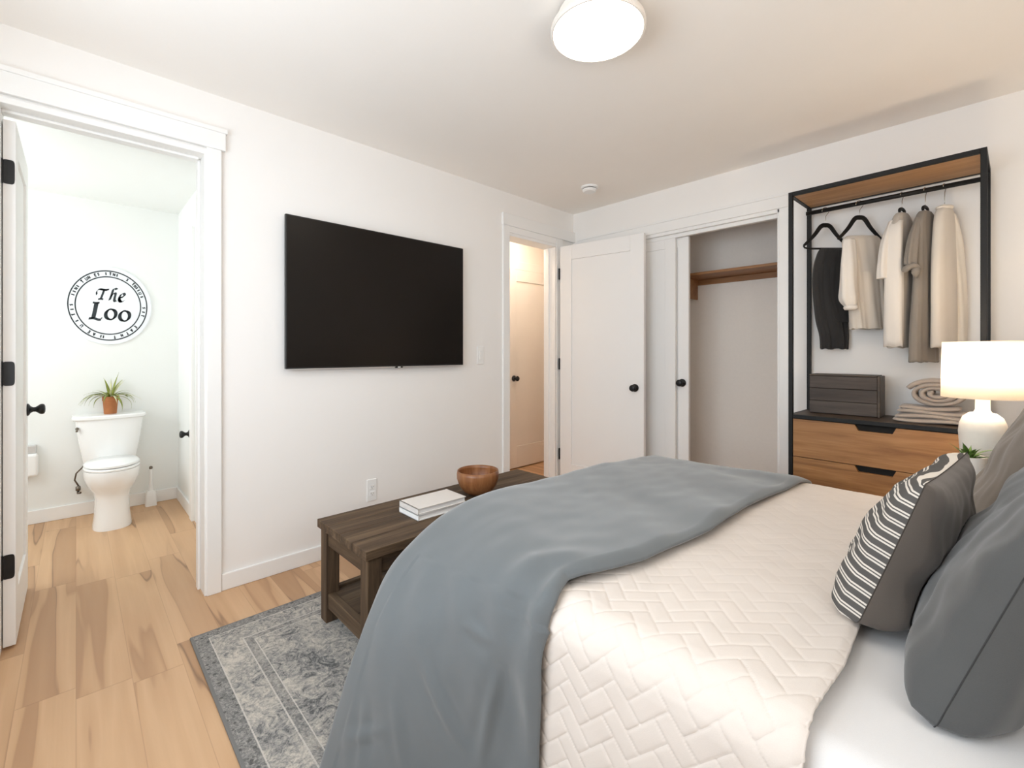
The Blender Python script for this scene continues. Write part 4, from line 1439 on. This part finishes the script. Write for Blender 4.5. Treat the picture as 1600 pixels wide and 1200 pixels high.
# spider plant on the tank
t = thing('spider_plant', 'spider plant in a terracotta pot on the toilet tank', 'potted plant', (BX + 0.10, TY + 0.002, 0.7465))
MB().lathe([(0.001, 0), (0.036, 0), (0.037, 0.004), (0.043, 0.095), (0.0465, 0.097), (0.047, 0.128), (0.043, 0.128), (0.042, 0.11), (0.001, 0.108)], n=40).build('pot', 'terracotta', t, smooth=True, angle=35)
MB().lathe([(0.001, 0.116), (0.0425, 0.115)], n=30, cap0=False, cap1=False).build('soil', 'soil', t, smooth=True)
random.seed(12)
lm, lc = MB(), MB()
for k in range(34):
    az = k * 2.399 + random.uniform(-0.25, 0.25)
    tgt = lm if k % 3 else lc
    lift = random.uniform(0.55, 1.45)
    leaf_mb(tgt, (0.012 * math.cos(az), 0.012 * math.sin(az), 0.115), az, random.uniform(0.13, 0.21), lift, random.uniform(1.2, 2.4) if lift < 1.2 else random.uniform(0.2, 0.8), random.uniform(0.0065, 0.0100), 12)
for az, ln in ((-1.75, 0.21), (-1.45, 0.20), (1.35, 0.18), (1.75, 0.17), (-1.2, 0.19)):
    leaf_mb(lm, (0.01 * math.cos(az), 0.01 * math.sin(az), 0.12), az, ln, 0.9, 2.3, 0.0105, 14)
lm.build('foliage', 'spider_leaf', t, smooth=True)
sub_name(lc.build('pale_foliage', 'cream_leaf', t, smooth=True), 'pale cream striped leaves')

# toilet brush
t = thing('toilet_brush', 'slim white toilet brush holder on the floor beside the toilet', 'toilet brush', (-4.545, 0.425, 0))
MB().loft([rrect(0, 0.035, 0.036, 0.0, 0), rrect(0, 0.035, 0.036, 0.006, 0), rrect(0, 0.030, 0.031, 0.10, 0), rrect(0, 0.024, 0.025, 0.118, 0)]).build('holder', 'white_plastic', t, smooth=True, angle=40)
MB().lathe([(0.020, 0.118), (0.014, 0.15), (0.010, 0.20), (0.010, 0.285), (0.008, 0.29)], n=20).build('handle', 'white_plastic', t, smooth=True, angle=40)
sub_name(MB().lathe([(0.010, 0.286), (0.012, 0.294), (0.010, 0.305), (0.001, 0.309)], n=20).build('handle_tip', 'aged_metal', t, smooth=True), 'dark handle tip')

# paper holder on the short wall
t = thing('paper_holder', 'small black knob-shaped holder fixed low on the short bathroom wall', 'wall holder', (-4.08, BY1, 0.60))
k = MB()
knob_mb(k, (0, 0, 0), (0, -1, 0))
k.build('knob_body', 'black_iron', t, smooth=True)

# item on the wall behind the open door
t = thing('wall_dispenser', 'small white fixture with grey top low on the wall behind the door', 'wall fixture', (BX, -0.245, 0.34))
MB().box(0, 0.07, -0.06, 0.055, 0, 0.16).build('body', 'white_plastic', t, bevel=0.02, bseg=4)
MB().box(0, 0.05, -0.05, 0.045, 0.16, 0.215).build('top', 'silver_plastic', t, bevel=0.004)

# ------------------------------------------------------------------ the round sign
t = thing('wall_sign', 'round white sign reading The Loo in black on the bathroom wall', 'sign', (BX, TY - 0.002, 1.557))
SY, SZ_ = 0.254, 0.297


def sgn_p(a, b, x):
    return (x, SY * a, SZ_ * b)


rings = []
for r, x in ((1.0, 0.0), (1.0, 0.010), (0.985, 0.014), (0.94, 0.0145)):
    rings.append([(x, SY * r * math.cos(2 * math.pi * j / 96), SZ_ * r * math.sin(2 * math.pi * j / 96)) for j in range(96)])
MB().loft(rings).build('board', 'sign_white', t, smooth=True, angle=30)
for r0, r1, nm in ((0.868, 0.897, 'outer_ring'), (0.718, 0.746, 'inner_ring')):
    m = MB()
    rr = []
    for x, r in ((0.0144, r1), (0.0156, r1), (0.0156, r0), (0.0144, r0)):
        rr.append([(x, SY * r * math.cos(2 * math.pi * j / 96), SZ_ * r * math.sin(2 * math.pi * j / 96)) for j in range(96)])
    m.loft(rr, False, False)
    m.build(nm, 'ink', t)


def pen(m, pts, nib, n=None, x0=0.0144, x1=0.0160):
    """broad-nib stroke; pts in crop units centred on the sign, y down"""
    P = catmull(pts, n or max(6, len(pts) * 6)) if len(pts) > 2 else pts
    nx, ny = nib
    for p, q in zip(P, P[1:]):
        cs = [(p[0] - nx, p[1] - ny), (p[0] + nx, p[1] + ny), (q[0] + nx, q[1] + ny), (q[0] - nx, q[1] - ny)]
        ar = sum(cs[i][0] * cs[(i + 1) % 4][1] - cs[(i + 1) % 4][0] * cs[i][1] for i in range(4))
        if abs(ar) < 1e-3:
            continue
        vs = [sgn_p((c[0] - 685) / 600, (575 - c[1]) / 525, x) for x in (x0, x1) for c in cs]
        m.add(vs, [(0, 1, 2, 3), (4, 5, 6, 7), (0, 1, 5, 4), (1, 2, 6, 5), (2, 3, 7, 6), (3, 0, 4, 7)])
    return m


def nibv(l, deg):
    return (l * math.cos(math.radians(deg)), -l * math.sin(math.radians(deg)))


m = MB()
nb_ = nibv(20, 28)
nb2 = nibv(15, 50)
pen(m, [(522, 438), (520, 400), (540, 372), (572, 362), (620, 368), (655, 370), (684, 356)], nb2)
pen(m, [(618, 372), (598, 430), (575, 490)], nb_)
pen(m, [(540, 497), (575, 492), (606, 495)], nibv(11, 75))
pen(m, [(792, 352), (765, 338), (740, 360), (722, 420), (692, 500)], nb_)
pen(m, [(706, 460), (735, 415), (762, 400), (772, 418), (760, 465), (756, 500), (772, 516), (792, 505)], nb_)
pen(m, [(828, 465), (872, 448), (898, 420), (882, 398), (852, 412), (826, 455), (824, 498), (850, 518), (895, 492)], nb_)
pen(m, [(826, 462), (866, 450), (896, 424)], nibv(8, 100))
pen(m, [(560, 366), (620, 370), (684, 358)], nibv(9, 95))
pen(m, [(828, 455), (826, 490), (845, 515), (870, 515)], nb_)
m.build('word_the', 'ink', t)
m = MB()
nb3 = nibv(32, 22)
pen(m, [(518, 548), (500, 640), (476, 752)], nb3)
pen(m, [(470, 545), (515, 548), (558, 544)], nibv(12, 80))
pen(m, [(418, 758), (480, 752), (540, 768), (578, 766)], nibv(16, 75))
pen(m, [(560, 768), (576, 760), (588, 738)], nibv(9, 20))
for cx_, cy_ in ((708, 692), (898, 706)):
    pen(m, [(cx_ + 68 * math.cos(a) + 8 * math.sin(a), cy_ - 70 * math.sin(a)) for a in [2 * math.pi * i / 24 for i in range(25)]], nibv(25, 15), 72)
    pen(m, [(cx_ + 68 * math.cos(a) + 8 * math.sin(a), cy_ - 70 * math.sin(a)) for a in [2 * math.pi * i / 24 for i in range(25)]], nibv(10, 100), 72)
m.build('word_loo', 'ink', t)
# tiny worn lettering round the rim
m = MB()
random.seed(21)


def rim_mark(deg, kind):
    a = math.radians(deg)
    for st in kind:
        (r0, o0, r1, o1, w_) = st
        p = []
        for r, o in ((r0, o0), (r1, o1)):
            aa = a - o / 0.81
            p.append((685 + 600 * r * math.cos(aa), 575 - 525 * r * math.sin(aa)))
        dx, dy = p[1][0] - p[0][0], p[1][1] - p[0][1]
        l = math.hypot(dx, dy) or 1
        pen(m, p, (-dy / l * w_ * 1.35, dx / l * w_ * 1.35))


I_ = [(0.775, 0, 0.845, 0, 6)]
N_ = [(0.775, -0.02, 0.845, -0.02, 4), (0.845, -0.02, 0.775, 0.02, 4), (0.775, 0.02, 0.845, 0.02, 4)]
U_ = [(0.775, -0.02, 0.84, -0.02, 4), (0.775, -0.02, 0.775, 0.02, 4), (0.775, 0.02, 0.84, 0.02, 4)]
E_ = [(0.775, -0.015, 0.845, -0.015, 5), (0.845, -0.015, 0.845, 0.018, 4), (0.81, -0.015, 0.81, 0.012, 4), (0.775, -0.015, 0.775, 0.018, 4)]
S_ = [(0.84, 0.018, 0.835, -0.015, 4), (0.835, -0.015, 0.79, 0.015, 5), (0.79, 0.015, 0.78, -0.018, 4)]
A_ = [(0.775, -0.02, 0.845, 0, 5), (0.845, 0, 0.775, 0.02, 5), (0.80, -0.012, 0.80, 0.012, 4)]
T_ = [(0.775, 0, 0.845, 0, 5), (0.845, -0.02, 0.845, 0.02, 5)]
for deg, k in ((95, I_), (88, T_), (82, N_), (77, I_), (107, S_), (112, E_), (123, N_), (128, U_), (136, T_), (147, I_), (152, N_), (158, I_), (164, I_), (182, S_), (190, I_), (199, T_), (211, I_), (222, U_), (237, E_), (246, A_), (257, I_), (261, I_), (279, T_), (291, N_), (301, T_), (310, A_), (319, E_), (344, T_), (351, I_), (359, S_), (20, I_), (27, U_), (33, I_), (38, I_), (42, N_), (47, T_), (59, S_)):
    rim_mark(deg, k)
m.build('rim_lettering', 'ink', t)
